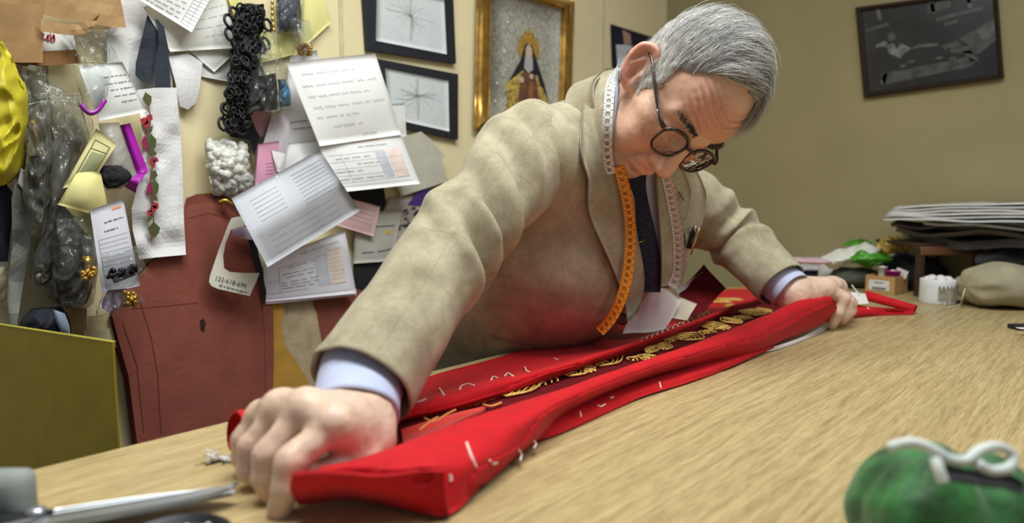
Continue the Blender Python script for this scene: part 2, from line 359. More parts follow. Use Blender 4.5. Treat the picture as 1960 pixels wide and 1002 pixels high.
def polysheet(name, pts, off, m, label=None, cat=None, th=0.0015, parent=None, offs=None, kind=None, group=None, sub=3, bulge=0.0, seed=1, wr=0.0):
    """flat cut piece of any outline hanging on the wall; subdivided so that it can undulate"""
    bm = bmesh.new(); vs = [bm.verts.new((p[0], -p[1], 0)) for p in pts]; f = bm.faces.new(vs); f.normal_update()
    if f.normal.z < 0: bmesh.ops.reverse_faces(bm, faces=[f]); f.normal_update()
    bmesh.ops.triangulate(bm, faces=list(bm.faces))
    for _ in range(sub):
        bmesh.ops.subdivide_edges(bm, edges=[e for e in bm.edges if e.calc_length() > 14], cuts=1, use_grid_fill=False); bmesh.ops.triangulate(bm, faces=list(bm.faces))
    bm.verts.index_update(); bm.faces.ensure_lookup_table()
    W2 = np.array([(v.co.x, -v.co.y) for v in bm.verts]); Fc = [tuple(v.index for v in q.verts) for q in bm.faces]
    bnd = [(e.verts[0].index, e.verts[1].index) for e in bm.edges if e.is_boundary]
    bnd2 = []
    for e in bm.edges:
        if e.is_boundary:
            l = e.link_loops[0]; bnd2.append((l.vert.index, l.link_loop_next.vert.index))
    bm.free()
    c = W2.mean(0); R = np.abs(W2-c).max(0)+1e-6; o_ = np.full(len(W2), off, float)
    if offs is not None:
        for i, p in enumerate(W2):
            d = np.array([math.hypot(p[0]-a[0], p[1]-a[1]) for a in pts])+3; wgt = 1/d**2; o_[i] = off + (wgt*np.array(offs)).sum()/wgt.sum()
    if bulge: o_ += bulge*np.clip(1-(((W2-c)/R)**2).sum(1), 0, 1)
    if wr: o_ += wr*noise3(np.c_[W2*0.03, np.zeros(len(W2))], 1.0, seed)
    A = np.array([PY(p[0], p[1], k) for p, k in zip(W2, o_)]); B = np.array([PY(p[0], p[1], k-th) for p, k in zip(W2, o_)]); n = len(A)
    F = Fc + [tuple(n+i for i in reversed(f)) for f in Fc] + [(b, a, a+n, b+n) for a, b in bnd2]
    ob = mesh(name, np.concatenate([A, B]), F, m, parent, smooth=False, label=label, cat=cat, group=group, kind=kind)
    return ob
def pillow(rows, off, depth, nv=18, nu=16, crumple=0.0, csc=30, seed=0, back=0.15, place=PY, prof=0.5, ends=0.25):
    """closed bulging body: rows = [(xl,yl,xr,yr), ...] from top to bottom in photo measurements on the wall plane; depth = how far it stands out"""
    R = catmull(rows, nv); A = []; B = []
    for i, r in enumerate(R):
        s = i/(nv-1); e = min(1, max(ends, 0)+(1-ends)*math.sin(math.pi*min(max(s, 0.0), 1.0))**0.5)
        if ends == 0: e = math.sin(math.pi*(0.02+0.96*s))**0.5
        for j in range(nu):
            u = j/(nu-1); b = (max(0.0, 1-(2*u-1)**2))**prof*depth*e
            p = (lerp(r[0], r[2], u), lerp(r[1], r[3], u)); A.append((p, off+b)); B.append((p, off-b*back))
    PA = np.array([place(p[0], p[1], k) for p, k in A]); PB = np.array([place(p[0], p[1], k) for p, k in B])
    if crumple:
        n1 = .5*noise3(PA, csc, seed)+1.3*(.5-np.abs(noise3(PA*np.array([1, 1, .40]), csc*1.7, seed+5)))+.8*(.5-np.abs(noise3(PA@np.array([[.8, 0, .6], [0, 1, 0], [-.6, 0, .8]])*np.array([1, 1, .5]), csc*3.2, seed+6))); PA = PA + WN[None]*0 + np.outer(n1, (PA-PB).mean(0)/(np.linalg.norm((PA-PB).mean(0))+1e-9))*crumple
        PA = PA + np.stack([noise3(PA, csc, seed+9), 0*n1, noise3(PA, csc, seed+11)], 1)*crumple*0.35
    n = len(PA); F = gridfaces(nv, nu) + [tuple(n+i for i in reversed(f)) for f in gridfaces(nv, nu)]
    F = [tuple(reversed(f)) for f in F]
    rim = [i*nu for i in range(nv)] + [(nv-1)*nu+j for j in range(1, nu)] + [i*nu+nu-1 for i in range(nv-2, -1, -1)] + [j for j in range(nu-2, 0, -1)]
    for a, b in zip(rim, rim[1:]+rim[:1]): F.append((a, b, b+n, a+n))
    return np.concatenate([PA, PB]), F
# ================================================================== the man
HE = np.array([0.9365, -0.1084, -0.3344]); HU = np.array([0.0161, -0.9039, 0.4242]); HN = np.array([-0.3475, -0.4024, -0.846])
HE /= np.linalg.norm(HE); HU = HU-HE*np.dot(HE, HU); HU /= np.linalg.norm(HU); HN = np.cross(HE, HU)
HO = np.array([0.8568, 0.4639, 0.325]); HM = np.stack([HE, HU, HN], 1)
def H2W(p): return HO + np.asarray(p, float) @ HM.T
def W2H(p): return (np.asarray(p, float)-HO) @ HM
man = thing('person', 'grey-haired man in glasses and a beige jacket leaning over the red cloth', 'person', (0.9, 0.98, ZF))

# ---- head (head axes: x to his left, y up, z out of the face; origin between the eyes)
hv = Vol((-0.105, -0.165, -0.235), (0.105, 0.135, 0.062), 0.0021)
hv.ell((0, .034, -.081), (.075, .089, .086)); hv.ell((0, .034, -.056), (.065, .054, .062), .02)
hv.ell((0, -.035, -.060), (.061, .066, .058), .03)
nb = W2H((.915, .71, .31)); hv.cap((0, -.045, -.100), nb, .056, .058, .03)
for s in (-1, 1):
    hv.ell((s*.050, -.020, -.034), (.021, .014, .024), .022)           # cheek bone
    hv.ell((s*.036, -.050, -.022), (.026, .026, .022), .022)           # cheek
    hv.ell((s*.047, -.082, -.062), (.020, .022, .032), .03)            # jowl
    hv.cap((s*.012, .016, .004), (s*.050, .017, -.014), .0085, .0075, .014)  # brow ridge
hv.ell((0, -.082, -.045), (.045, .034, .045), .025); hv.ell((0, -.103, -.014), (.023, .017, .017), .02); hv.ell((0, -.112, -.055), (.036, .022, .036), .03)
hv.ell((0, -.067, -.008), (.028, .022, .018), .016)
for s in (-1, 1):
    hv.ell((s*.033, -.004, .006), (.019, .0115, .012), .014, sub=True)   # eye socket
    hv.ell((s*.033, -.004, -.0115), (.0155, .0135, .0135), .004)         # eyeball under lowered lid
    hv.cap((s*.020, -.0115, .0015), (s*.046, -.0105, -.004), .0016, k=.003, sub=True)  # lid line
    hv.cap((s*.022, -.0185, .000), (s*.046, -.017, -.006), .003, k=.006)  # bag under the eye
    hv.cap((s*.022, -.0245, .001), (s*.042, -.026, -.004), .0013, k=.004, sub=True)
hv.cap((0, .006, .003), (0, -.030, .016), .0088, .0120, .012); hv.ell((0, -.043, .0215), (.0155, .0135, .0150), .010)
for s in (-1, 1):
    hv.ell((s*.0160, -.046, .009), (.0090, .0095, .012), .007); hv.ell((s*.007, -.0545, .013), (.0038, .004, .0065), .003, sub=True)
    hv.cap((s*.0195, -.040, .004), (s*.033, -.070, -.006), .0022, .0026, .009, sub=True)    # nose to mouth crease
    hv.cap((s*.031, -.072, -.004), (s*.034, -.092, -.012), .0018, .002, .008, sub=True)
hv.cap((-.022, -.0655, .004), (0, -.063, .0095), .0045, .0055, .005); hv.cap((.022, -.0655, .004), (0, -.063, .0095), .0045, .0055, .005)
hv.cap((-.020, -.0755, .003), (0, -.0765, .008), .0048, .0065, .005); hv.cap((.020, -.0755, .003), (0, -.0765, .008), .0048, .0065, .005)
hv.cap((-.027, -.0715, .003), (0, -.0695, .0145), .0015, .0018, .003, sub=True); hv.cap((.027, -.0715, .003), (0, -.0695, .0145), .0015, .0018, .003, sub=True)
hv.cap((-.016, -.087, .001), (.016, -.087, .001), .0028, k=.008, sub=True)
for s in (-1, 1):                                                        # ears
    up = np.array([0, .95, -.31]); bk = np.array([s*.60, -.25, -.76]); bk -= up*np.dot(up, bk); bk /= np.linalg.norm(bk); nn = np.cross(up, bk)*(-s); R = np.stack([up, bk, nn], 1)
    if nn[0]*s < 0: nn = -nn; R = np.stack([up, bk, nn], 1)
    c0 = np.array([s*.079, -.006, -.087]); E3 = lambda a, b, n: c0+(up*a+bk*b)*.88+nn*n
    hv.ell(E3(.002, .004, 0), (.029, .0175, .0055), .004, R); hv.ell(E3(-.030, -.006, 0), (.011, .009, .0055), .008, R)
    hv.ell(E3(-.004, 0, -.010), (.026, .013, .012), .008, R)
    hv.ell(E3(-.004, .001, .008), (.018, .0105, .0075), .004, R, sub=True); hv.ell(E3(.017, .009, .0065), (.013, .0065, .0035), .004, R, sub=True)
    rim = [E3(.0, -.012, .001), E3(.020, -.011, .003), E3(.032, -.001, .004), E3(.033, .010, .005), E3(.024, .021, .005), E3(.005, .0235, .005), E3(-.016, .017, .004), E3(-.030, .004, .002)]
    rim = catmull(rim, 26); hv.chain(rim, list(np.interp(np.linspace(0, 7, 26), range(8), [.0032, .0036, .0040, .0042, .0042, .0040, .0042, .0058])), .003)
    hv.chain([E3(.012, .004, .003), E3(-.004, .013, .004), E3(-.018, .008, .004)], [.003, .0032, .0035], .004)
    hv.ell(E3(-.010, -.010, .004), (.007, .005, .005), .004, R)
hV, hQ = hv.mesh(2)
hN = vnormals(hV, hQ); x, y, z = hV.T
# forehead furrows and fine creases
fore = smooth01((y-.020)/.012)*smooth01((.085-y)/.02)*smooth01((z+.045)/.02)*smooth01((.062-np.abs(x))/.02)
hV += hN*(fore*0.0017*np.sin((y*1.0+.010*np.cos(x*38)+.0016*noise3(hV, 90, 3))*2*math.pi/.0095))[:, None]
crow = smooth01((z+.055)/.02)*smooth01((np.abs(x)-.048)/.008)*smooth01((.012-np.abs(y+.004))/.008); hV += hN*(crow*0.0006*np.sin(y*2*math.pi/.005+np.abs(x)*200))[:, None]
frown = np.exp(-(((np.abs(x)-.008)/.0022)**2))*smooth01((y-.006)/.006)*smooth01((.032-y)/.01)*smooth01(z/.004+1); hV -= hN*(frown*.0014)[:, None]
hV += hN*(0.0004*noise3(hV, 160, 4))[:, None]
hN = vnormals(hV, hQ); x, y, z = hV.T
# skin colour: redder nose, cheeks, ears and forehead, greyer beard shadow, spots
red = np.exp(-((x/.018)**2+((y+.042)/.016)**2+((z-.012)/.02)**2))*.6 + .35*np.exp(-(((np.abs(x)-.042)/.018)**2+((y+.04)/.018)**2)) + .6*smooth01((np.abs(x)-.076)/.006)*(z < -.07) + .45*fore + .28*np.exp(-((x/.028)**2+((y+.072)/.007)**2))*(z > -.01)
red = np.clip(red, 0, 1); beard = smooth01((-.062-y)/.02)*(1-np.exp(-((x/.028)**2+((y+.072)/.008)**2))); spot = (noise3(hV, 120, 8) > .72)*(noise3(hV, 40, 9) > .0)
skin_rgb = np.array(lin((226, 184, 160))); hc = skin_rgb*(1-red[:, None]) + np.array(lin((214, 138, 120)))*red[:, None]
hc = hc*(1-.22*beard[:, None]) + np.array(lin((150, 130, 122)))*.22*beard[:, None]; hc *= (1-.22*spot[:, None]); hc *= (1+.07*noise3(hV, 60, 5))[:, None]
headW = H2W(hV)

# ---- hands
def hand(chains, extra, h, lo, hi, k=.007):
    v = Vol(lo, hi, h)
    for pts, rs, kk in extra: v.chain(pts, rs, kk)
    for pts, rs in chains:
        v.chain(pts, rs, k*.55)
    return v
R_ = lambda a, b, d: P(a, b, d)
wr = R_(692, 806, .622); wr0 = R_(716, 742, .668)
mi, mm_, mr, mp_ = R_(640, 812, .558), R_(588, 784, .570), R_(538, 784, .588), R_(502, 798, .610)
fi = [mi, R_(556, 886, .534), R_(546, 935, .532), R_(535, 975, .536)]
fm = [mm_, R_(513, 872, .556), R_(508, 915, .556), R_(520, 945, .560)]
fr_ = [mr, R_(482, 856, .580), R_(478, 898, .582), R_(500, 915, .590)]
fp = [mp_, R_(467, 842, .606), R_(464, 878, .610), R_(484, 895, .618)]
th = [R_(708, 846, .606), R_(690, 880, .580), R_(632, 908, .556), R_(592, 912, .548)]
v1 = hand([(fi, [.0135, .0125, .0108, .0098]), (fm, [.0135, .0122, .0108, .0098]), (fr_, [.0130, .0115, .0105, .0095]), (fp, [.0120, .0105, .0092, .0085]), (th, [.0185, .0145, .0130, .0105])],
    [([wr0, wr], [.029, .0265], .016), ([wr, mi], [.021, .0145], .016), ([wr, mm_], [.021, .0145], .016), ([wr, mr], [.020, .0140], .016), ([wr, mp_], [.019, .013], .016), ([wr, th[0]], [.020, .017], .016), ([th[0], mi], [.018, .013], .016), ([mi, mm_, mr, mp_], [.0135, .014, .0135, .0125], .012),
     ([lerp(wr, mi, .6), lerp(wr, mp_, .6)], [.016, .015], .02), ([th[1], mi], [.012, .011], .014)],
    .0021, np.min([wr0, mi, fi[3], fp[3], fp[1]], 0)-.045, np.max([wr0, mi, mp_, wr, mm_], 0)+.045)
aV, aQ = v1.mesh(2); aN = vnormals(aV, aQ)
def near(V, p, s): return np.exp(-((V-np.asarray(p))**2).sum(1)/s**2)
def seg_near(V, a, b, s):
    ba = b-a; t = np.clip(((V-a)@ba)/np.dot(ba, ba), 0, 1); return np.exp(-((V-a-t[:, None]*ba)**2).sum(1)/s**2)
def hand_detail(V, N, W, mcp, chains):
    upv = np.array([0, 0, 1.0]); top = smooth01((N[:, 2]+.1)/.5)
    for m_, c in zip(mcp, chains):
        V = V + N*(.0022*top*seg_near(V, lerp(W, m_, .25), lerp(W, m_, .85), .0042))[:, None]      # tendons
        V = V + N*(.0022*near(V, m_, .011)*top)[:, None] + N*(.0015*near(V, c[1], .010))[:, None]
        ax = c[1]-c[0]; L = np.linalg.norm(ax); ax = ax/L; t = (V-c[1])@ax; V = V - N*(.0005*near(V, c[1], .012)*(np.sin(t*2*math.pi/.0035) > .3))[:, None]
    for a, b in zip(mcp[:-1], mcp[1:]):
        g = (a+b)/2; V = V - N*(.0028*seg_near(V, lerp(g, W, .0), lerp(g, W, .45), .0048)*top)[:, None]
    V = V + N*(.0003*noise3(V, 350, 2)+.0006*noise3(V, 110, 6))[:, None]; return V
def hand_col(V, mcp, chains):
    r = sum(near(V, p, .009) for p in mcp)*.55 + sum(near(V, c[1], .009)*.9+near(V, c[3], .009)*.4 for c in chains); r = np.clip(r, 0, 1)
    c = np.array(lin((222, 190, 170)))*(1-r[:, None]) + np.array(lin((222, 150, 136)))*r[:, None]
    vein = np.clip(1-np.abs(noise3(V, 45, 12))*6, 0, 1)*.16; c = c*(1-vein[:, None])+np.array(lin((150, 140, 135)))*vein[:, None]
    return c*(1+.08*noise3(V, 90, 3))[:, None]
chR = [fi, fm, fr_, fp]; mcR = [mi, mm_, mr, mp_]
aV = hand_detail(aV, aN, wr, mcR, chR); ac = hand_col(aV, mcR, chR)
# far hand
Lw = R_(1516, 562, 1.245); Lw0 = R_(1478, 530, 1.265)
li, l2, l3, l4 = R_(1580, 553, 1.262), R_(1594, 548, 1.292), R_(1602, 550, 1.322), R_(1606, 558, 1.348)
gi = [li, R_(1614, 572, 1.262), R_(1604, 600, 1.262), R_(1592, 620, 1.268)]
g2 = [l2, R_(1622, 578, 1.296), R_(1622, 600, 1.296), R_(1612, 612, 1.292)]
g3 = [l3, R_(1628, 580, 1.328), R_(1628, 596, 1.330), R_(1618, 604, 1.325)]
g4 = [l4, R_(1628, 580, 1.352), R_(1628, 592, 1.354), R_(1620, 598, 1.35)]
lt = [R_(1524, 580, 1.236), R_(1548, 588, 1.238), R_(1566, 590, 1.256), R_(1574, 594, 1.275)]
v2 = hand([(gi, [.0145, .0128, .0112, .0098]), (g2, [.0140, .0122, .0110, .0098]), (g3, [.0130, .0115, .0105, .0095]), (g4, [.0120, .0105, .0095, .0085]), (lt, [.0175, .0145, .0125, .0105])],
    [([Lw0, Lw], [.022, .026], .016), ([Lw, li], [.025, .0165], .018), ([Lw, l2], [.025, .0155], .018), ([Lw, l3], [.023, .015], .018), ([Lw, l4], [.022, .014], .018), ([Lw, lt[0]], [.022, .018], .018), ([lt[0], li], [.016, .013], .016), ([li, l2, l3, l4], [.014, .014, .0135, .0125], .012)],
    .0024, np.min([Lw0, Lw, gi[3], gi[1], lt[0], g4[1]], 0)-.045, np.max([Lw0, gi[1], g4[1], l4, g4[3]], 0)+.045)
bV, bQ = v2.mesh(2); bN = vnormals(bV, bQ); chL = [gi, g2, g3, g4]; mcL = [li, l2, l3, l4]
bV = hand_detail(bV, bN, Lw, mcL, chL); bc = hand_col(bV, mcL, chL)

# ---- joints of the arms and the trunk inside the clothes
SR = P(1012, 300, .985); SL = np.array([1.085, .665, .285])
armR = [SR, P(962, 352, .930), P(900, 425, .865), P(858, 478, .825), P(818, 540, .785), P(775, 612, .735), P(730, 676, .695), P(690, 738, .662)]
armL = [SL, P(1330, 395, 1.30), P(1388, 440, 1.325), P(1432, 480, 1.305), P(1470, 520, 1.272), P(1497, 546, 1.246)]
tv = Vol((.45, .5, -.25), (1.35, 1.16, .42), .012)
tv.chain([(.9, 1.0, -.1), (.9, .84, .10), (.9, .72, .24)], [.10, .09, .065], .05); tv.chain([SR+np.array([.02, .02, 0]), (.9, .72, .28), SL], [.04, .05, .04], .04); tv.cap((.9, .72, .27), H2W(nb)+np.array([0, .0, 0]), .06, .06, .03)
tv.chain([np.array(SR), armR[3], lerp(wr0, wr, .1)], [.045, .036, .024], .02); tv.chain([np.array(SL), armL[2], Lw0], [.045, .034, .020], .02)
tV, tQ = tv.mesh(1)
n1, n2, n3 = len(headW), len(aV), len(bV)
bodyV = np.concatenate([headW, aV, bV, tV]); bodyF = np.concatenate([hQ, aQ+n1, bQ+n1+n2, tQ+n1+n2+n3]); bcol = np.concatenate([hc, ac, bc, np.tile(skin_rgb, (len(tV), 1))])
SKIN = mat('skin', (255, 255, 255), 0.42, 0.02, 90, 0.12, 900, sss=0.12, attr='Col', spec=0.45)
mesh('body', bodyV, bodyF, SKIN, man, colors=bcol)

# ---- hair
def hairmask(p):
    x, y, z = p.T; ax = np.abs(x)
    zl = np.where(y < .0, -.052, np.where(y < .045, -.047+.0*y, np.where(y < .095, -.047+(y-.045)*.55, -.0195+(y-.095)*.8)))
    zl = zl - np.clip((x-.030)/.035, 0, 1)*.012*(y > .045) + .007*noise3(p, 70, 21)
    m = (z < zl) & (y > np.where(z > -.074, -.026, np.where(z > -.104, .014, -.070)))
    ear = (ax > .0765) & (y < .030) & (y > -.05) & (z < -.066) & (z > -.122); return m & ~ear
hm = hairmask(hV) & (hV[:, 2] < .0)
edge = hm.astype(float)
for _ in range(7):
    a = np.zeros(len(hV)); n = np.zeros(len(hV))
    for i in range(4): np.add.at(a, hQ[:, i], edge[hQ[:, (i+1) % 4]]); np.add.at(n, hQ[:, i], 1)
    edge = np.minimum(edge, a/np.maximum(n, 1))
top = smooth01((hV[:, 1]-.0)/.06)
thick = (.0006+.0060*edge*(.45+.55*top))
HVc = hV + hN*thick[:, None]
HVc += hN*(edge*.0030*noise3(np.c_[hV[:, 0]*25, hV[:, 1]*60, hV[:, 2]*60], 1.6, 31))[:, None]
fsel = hm[hQ].all(1); hf = hQ[fsel]; used = np.unique(hf); remap = np.full(len(hV), -1); remap[used] = np.arange(len(used))

HAIRB = mat('grey_hair_base', (150, 148, 146), 0.6, 0.25, 40, 0.5, 300, stretch=(1, 3, 3))
def hcol(p):
    side = smooth01((-p[:, 0]-.03)/.04)*smooth01((.06-p[:, 1])/.05); g = .26+.26*side+.10*noise3(p, 45, 14); return np.clip(g, .1, .9)
capc = hcol(HVc[used]); capc = np.stack([capc*1.0, capc*.985, capc*.96], 1)
HAIR = mat('grey_hair', (255, 255, 255), 0.45, 0.05, 80, attr='Col', spec=0.4)
# strands
rs = np.random.RandomState(3); cand = np.where(hm)[0]; NS = 15000; roots = rs.choice(cand, NS)
p = HVc[roots] - hN[roots]*.002 + rs.normal(0, .0008, (NS, 3)); nrm = hN[roots].copy()
frontz = smooth01((p[:, 2]+.05)/.05)
Ls = rs.uniform(.020, .054, NS)*(.55+.45*top[roots])*(1+.35*frontz); SEG = 6
def flow(q, n):
    a = smooth01((q[:, 0]-.0)/.03)[:, None]; b = smooth01((-q[:, 0]-.045)/.02)[:, None]
    f = (1-a)*((1-b)*np.array([.85, .45, .05])+b*np.array([.25, .75, -.35]))+a*np.array([.35, -.15, .75]); f = f+.22*np.stack([noise3(q, 50, 41), noise3(q, 50, 42), noise3(q, 50, 43)], 1)
    f = f-n*(f*n).sum(1, keepdims=True); return f/(np.linalg.norm(f, axis=1, keepdims=True)+1e-9)
cen = np.array([0, .034, -.081]); rad = np.array([.075, .089, .086]); pts = [p.copy()]; jit = rs.normal(0, .22, (NS, 3)); liftc = np.abs(rs.normal(.14, .16, NS))
wild = rs.rand(NS) < .02; liftc[wild] += .35
for s_ in range(SEG):
    nn = (p-cen)/rad**2; nn /= np.linalg.norm(nn, axis=1, keepdims=True)
    d = flow(p, nn)+jit*.6; d = d-nn*(d*nn).sum(1, keepdims=True)*.8 + nn*(liftc*(1-.22*s_))[:, None]; d /= np.linalg.norm(d, axis=1, keepdims=True)
    p = p+d*(Ls/SEG)[:, None]; pts.append(p.copy())
pts = np.array(pts).transpose(1, 0, 2)
# a few loose wisps over the forehead
T = np.gradient(pts, axis=1); T /= np.linalg.norm(T, axis=2, keepdims=True)+1e-12; ref = rs.normal(0, 1, (NS, 1, 3)); u_ = np.cross(T, ref); u_ /= np.linalg.norm(u_, axis=2, keepdims=True)+1e-12; v_ = np.cross(T, u_)
rr = np.linspace(1, .25, SEG+1)[None, :, None]*.00036; ang = [0, 2.094, 4.189]
SV = np.stack([pts+rr*(math.cos(a)*u_+math.sin(a)*v_) for a in ang], 2)   # NS,SEG+1,3,3
base = (np.arange(NS)*(SEG+1)*3)[:, None, None]; i0 = np.arange(SEG)[None, :, None]*3; j0 = np.arange(3)[None, None, :]; j1 = (j0+1) % 3
SQ = np.stack([base+i0+j0, base+i0+j1, base+i0+3+j1, base+i0+3+j0], -1).reshape(-1, 4)
clump = noise3(pts[:, 0]*np.array([.35, 1, 1]), 130, 77); sg = np.clip(hcol(pts[:, 0])+.27+.30*clump+rs.normal(.05, .20, NS), .03, .97); sc = np.repeat(np.stack([sg, sg*.985, sg*.96], 1), (SEG+1)*3, 0)
allV = np.concatenate([H2W(HVc[used]), H2W(SV.reshape(-1, 3))]); allF = np.concatenate([remap[hf], SQ+len(used)])
mesh('hair', allV, allF, HAIR, man, colors=np.concatenate([capc, sc]), label='short wavy grey hair')
# eyebrows
for s_ in (-1, 1):
    parts = []; col = []
    for i in range(260):
        t = rs.rand(); b = np.array([s_*(.012+.040*t), .018+.004*math.sin(t*3)+rs.normal(0, .0022), .012-.020*t*t-.002*t]); d = np.array([s_*.8, .45+rs.normal(0, .35), .5]); d /= np.linalg.norm(d); L = rs.uniform(.006, .011)
        parts.append(tube(H2W(np.array([b, b+d*L*.6, b+d*L+np.array([0, -.001, -.001])])), [.0003, .00025, .0001], 3, False))
    V, F = join(*parts); mesh('eyebrow', V, F, mat('eyebrow_hair', (80, 72, 66), .6), man)

# ---- jacket
def jacket_mat():
    m = bpy.data.materials.new('beige_herringbone_tweed'); m.use_nodes = True; N = m.node_tree.nodes; L = m.node_tree.links; b = N['Principled BSDF']
    b.inputs['Roughness'].default_value = .85; b.inputs['Specular IOR Level'].default_value = .2; b.inputs['Sheen Weight'].default_value = .15
    uv = N.new('ShaderNodeUVMap'); sep = N.new('ShaderNodeSeparateXYZ'); L.new(uv.outputs[0], sep.inputs[0])
    def check(axis, per, wd):
        a = N.new('ShaderNodeMath'); a.operation = 'DIVIDE'; a.inputs[1].default_value = per; L.new(sep.outputs[axis], a.inputs[0])
        f = N.new('ShaderNodeMath'); f.operation = 'FRACT'; L.new(a.outputs[0], f.inputs[0]); l = N.new('ShaderNodeMath'); l.operation = 'LESS_THAN'; l.inputs[1].default_value = wd; L.new(f.outputs[0], l.inputs[0]); return l
    c1, c2 = check(0, .060, .025), check(1, .075, .02); mxx = N.new('ShaderNodeMath'); mxx.operation = 'MAXIMUM'; L.new(c1.outputs[0], mxx.inputs[0]); L.new(c2.outputs[0], mxx.inputs[1])
    tc = N.new('ShaderNodeTexCoord'); nz = N.new('ShaderNodeTexNoise'); nz.inputs['Scale'].default_value = 25; nz.inputs['Detail'].default_value = 8; nz.inputs['Roughness'].default_value = .7; L.new(tc.outputs['Object'], nz.inputs['Vector'])
    rp = N.new('ShaderNodeValToRGB'); rp.color_ramp.elements[0].position = .3; rp.color_ramp.elements[1].position = .7; rp.color_ramp.elements[0].color = (*lin((147, 137, 112)), 1); rp.color_ramp.elements[1].color = (*lin((190, 182, 156)), 1); L.new(nz.outputs['Fac'], rp.inputs[0])
    mx = N.new('ShaderNodeMix'); mx.data_type = 'RGBA'; mx.inputs[7].default_value = (*lin((126, 112, 92)), 1); L.new(rp.outputs[0], mx.inputs[6])
    ml = N.new('ShaderNodeMath'); ml.operation = 'MULTIPLY'; ml.inputs[1].default_value = .22; L.new(mxx.outputs[0], ml.inputs[0]); L.new(ml.outputs[0], mx.inputs[0]); 
    w = N.new('ShaderNodeTexNoise'); w.inputs['Scale'].default_value = 900; w.inputs['Detail'].default_value = 2; L.new(tc.outputs['Object'], w.inputs['Vector'])
    wr_ = N.new('ShaderNodeValToRGB'); wr_.color_ramp.elements[0].position = .35; wr_.color_ramp.elements[1].position = .65; L.new(w.outputs['Fac'], wr_.inputs[0])
    m2 = N.new('ShaderNodeMix'); m2.data_type = 'RGBA'; m2.blend_type = 'MULTIPLY'; m2.inputs[0].default_value = .25; L.new(mx.outputs[2], m2.inputs[6]); L.new(wr_.outputs['Color'], m2.inputs[7]); L.new(m2.outputs[2], b.inputs['Base Color'])
    bp = N.new('ShaderNodeBump'); bp.inputs['Strength'].default_value = .25; bp.inputs['Distance'].default_value = .0008; L.new(w.outputs['Fac'], bp.inputs['Height']); L.new(bp.outputs[0], b.inputs['Normal'])
    return m
TWEED = jacket_mat(); LIN = mat('brown_lining', (78, 58, 44), .5, .1)
ta = np.array([0, -.785, .62]); ta /= np.linalg.norm(ta); tn = np.array([0, ta[2]*-1, ta[1]]); tx = np.array([1.0, 0, 0]); TR = np.stack([tx, ta, tn], 1)
jv = Vol((.60, .46, -.36), (1.24, 1.20, .46), .0062)
jv.ell((.905, .86, .085), (.195, .33, .130), .05, TR)
jv.ell((.905, .715, .235), (.175, .14, .105), .06, TR)
jv.ell((.890, .785, .085), (.165, .14, .120), .06, TR)
jv.ell((.910, .712, .150), (.188, .118, .140), .05, TR)
jv.ell((.905, .97, -.18), (.195, .16, .22), .08)
jv.chain([P(1030, 300, .99), (.82, .685, .295), (.905, .72, .285), (.99, .695, .285), SL+np.array([-.02, 0, 0])], [.070, .078, .080, .078, .068], .05)
jv.chain([(.86, .69, .31), H2W(lerp(np.array([-.02, -.045, -.105]), nb, .55))], [.070, .060], .04)
jv.chain([(.96, .69, .31), H2W(lerp(np.array([.02, -.045, -.105]), nb, .55))], [.062, .056], .04)
jV, jQ = jv.mesh(3); jN = vnormals(jV, jQ)
# long soft drapery folds
fold = noise3(np.c_[jV[:, 0]*9, jV[:, 1]*3.5, jV[:, 2]*4], 1.0, 3)*.0042+noise3(np.c_[jV[:, 0]*22, jV[:, 1]*7, jV[:, 2]*9], 1.0, 4)*.0016
jV = jV + jN*fold[:, None]
uvt = np.c_[(jV-np.array([.9, .7, .2]))@tx, (jV-np.array([.9, .7, .2]))@ta]
jk = mesh('jacket', jV, jQ, TWEED, man, uv=uvt, label='beige checked tweed jacket')
JB = BVHTree.FromPolygons(jV.tolist(), [tuple(int(i) for i in q) for q in jQ]); 
def hit(px, py, off=0.0, fall=1.05, bvh=None):
    r = ray(px, py); L = np.linalg.norm(r); h = (bvh or JB).ray_cast(Vector(CAM), Vector(r/L))
    if h[0] is None: return P(px, py, fall-off)
    return np.array(h[0]) + (np.array(h[1])*.5-r/L*.5)*off*1.15
nh = len(jV); _hv = H2W(hV); JB2 = BVHTree.FromPolygons(np.concatenate([jV, _hv]).tolist(), [tuple(int(i) for i in q) for q in jQ]+[tuple(int(i)+nh for i in q) for q in hQ])
def hang(px, py, off=0.0, fall=0, bvh=None): return P(px, py, 1.030+.0006*(px-1200)+.0003*(py-340)-off)   # open jacket front, shirt and tie hang freely here
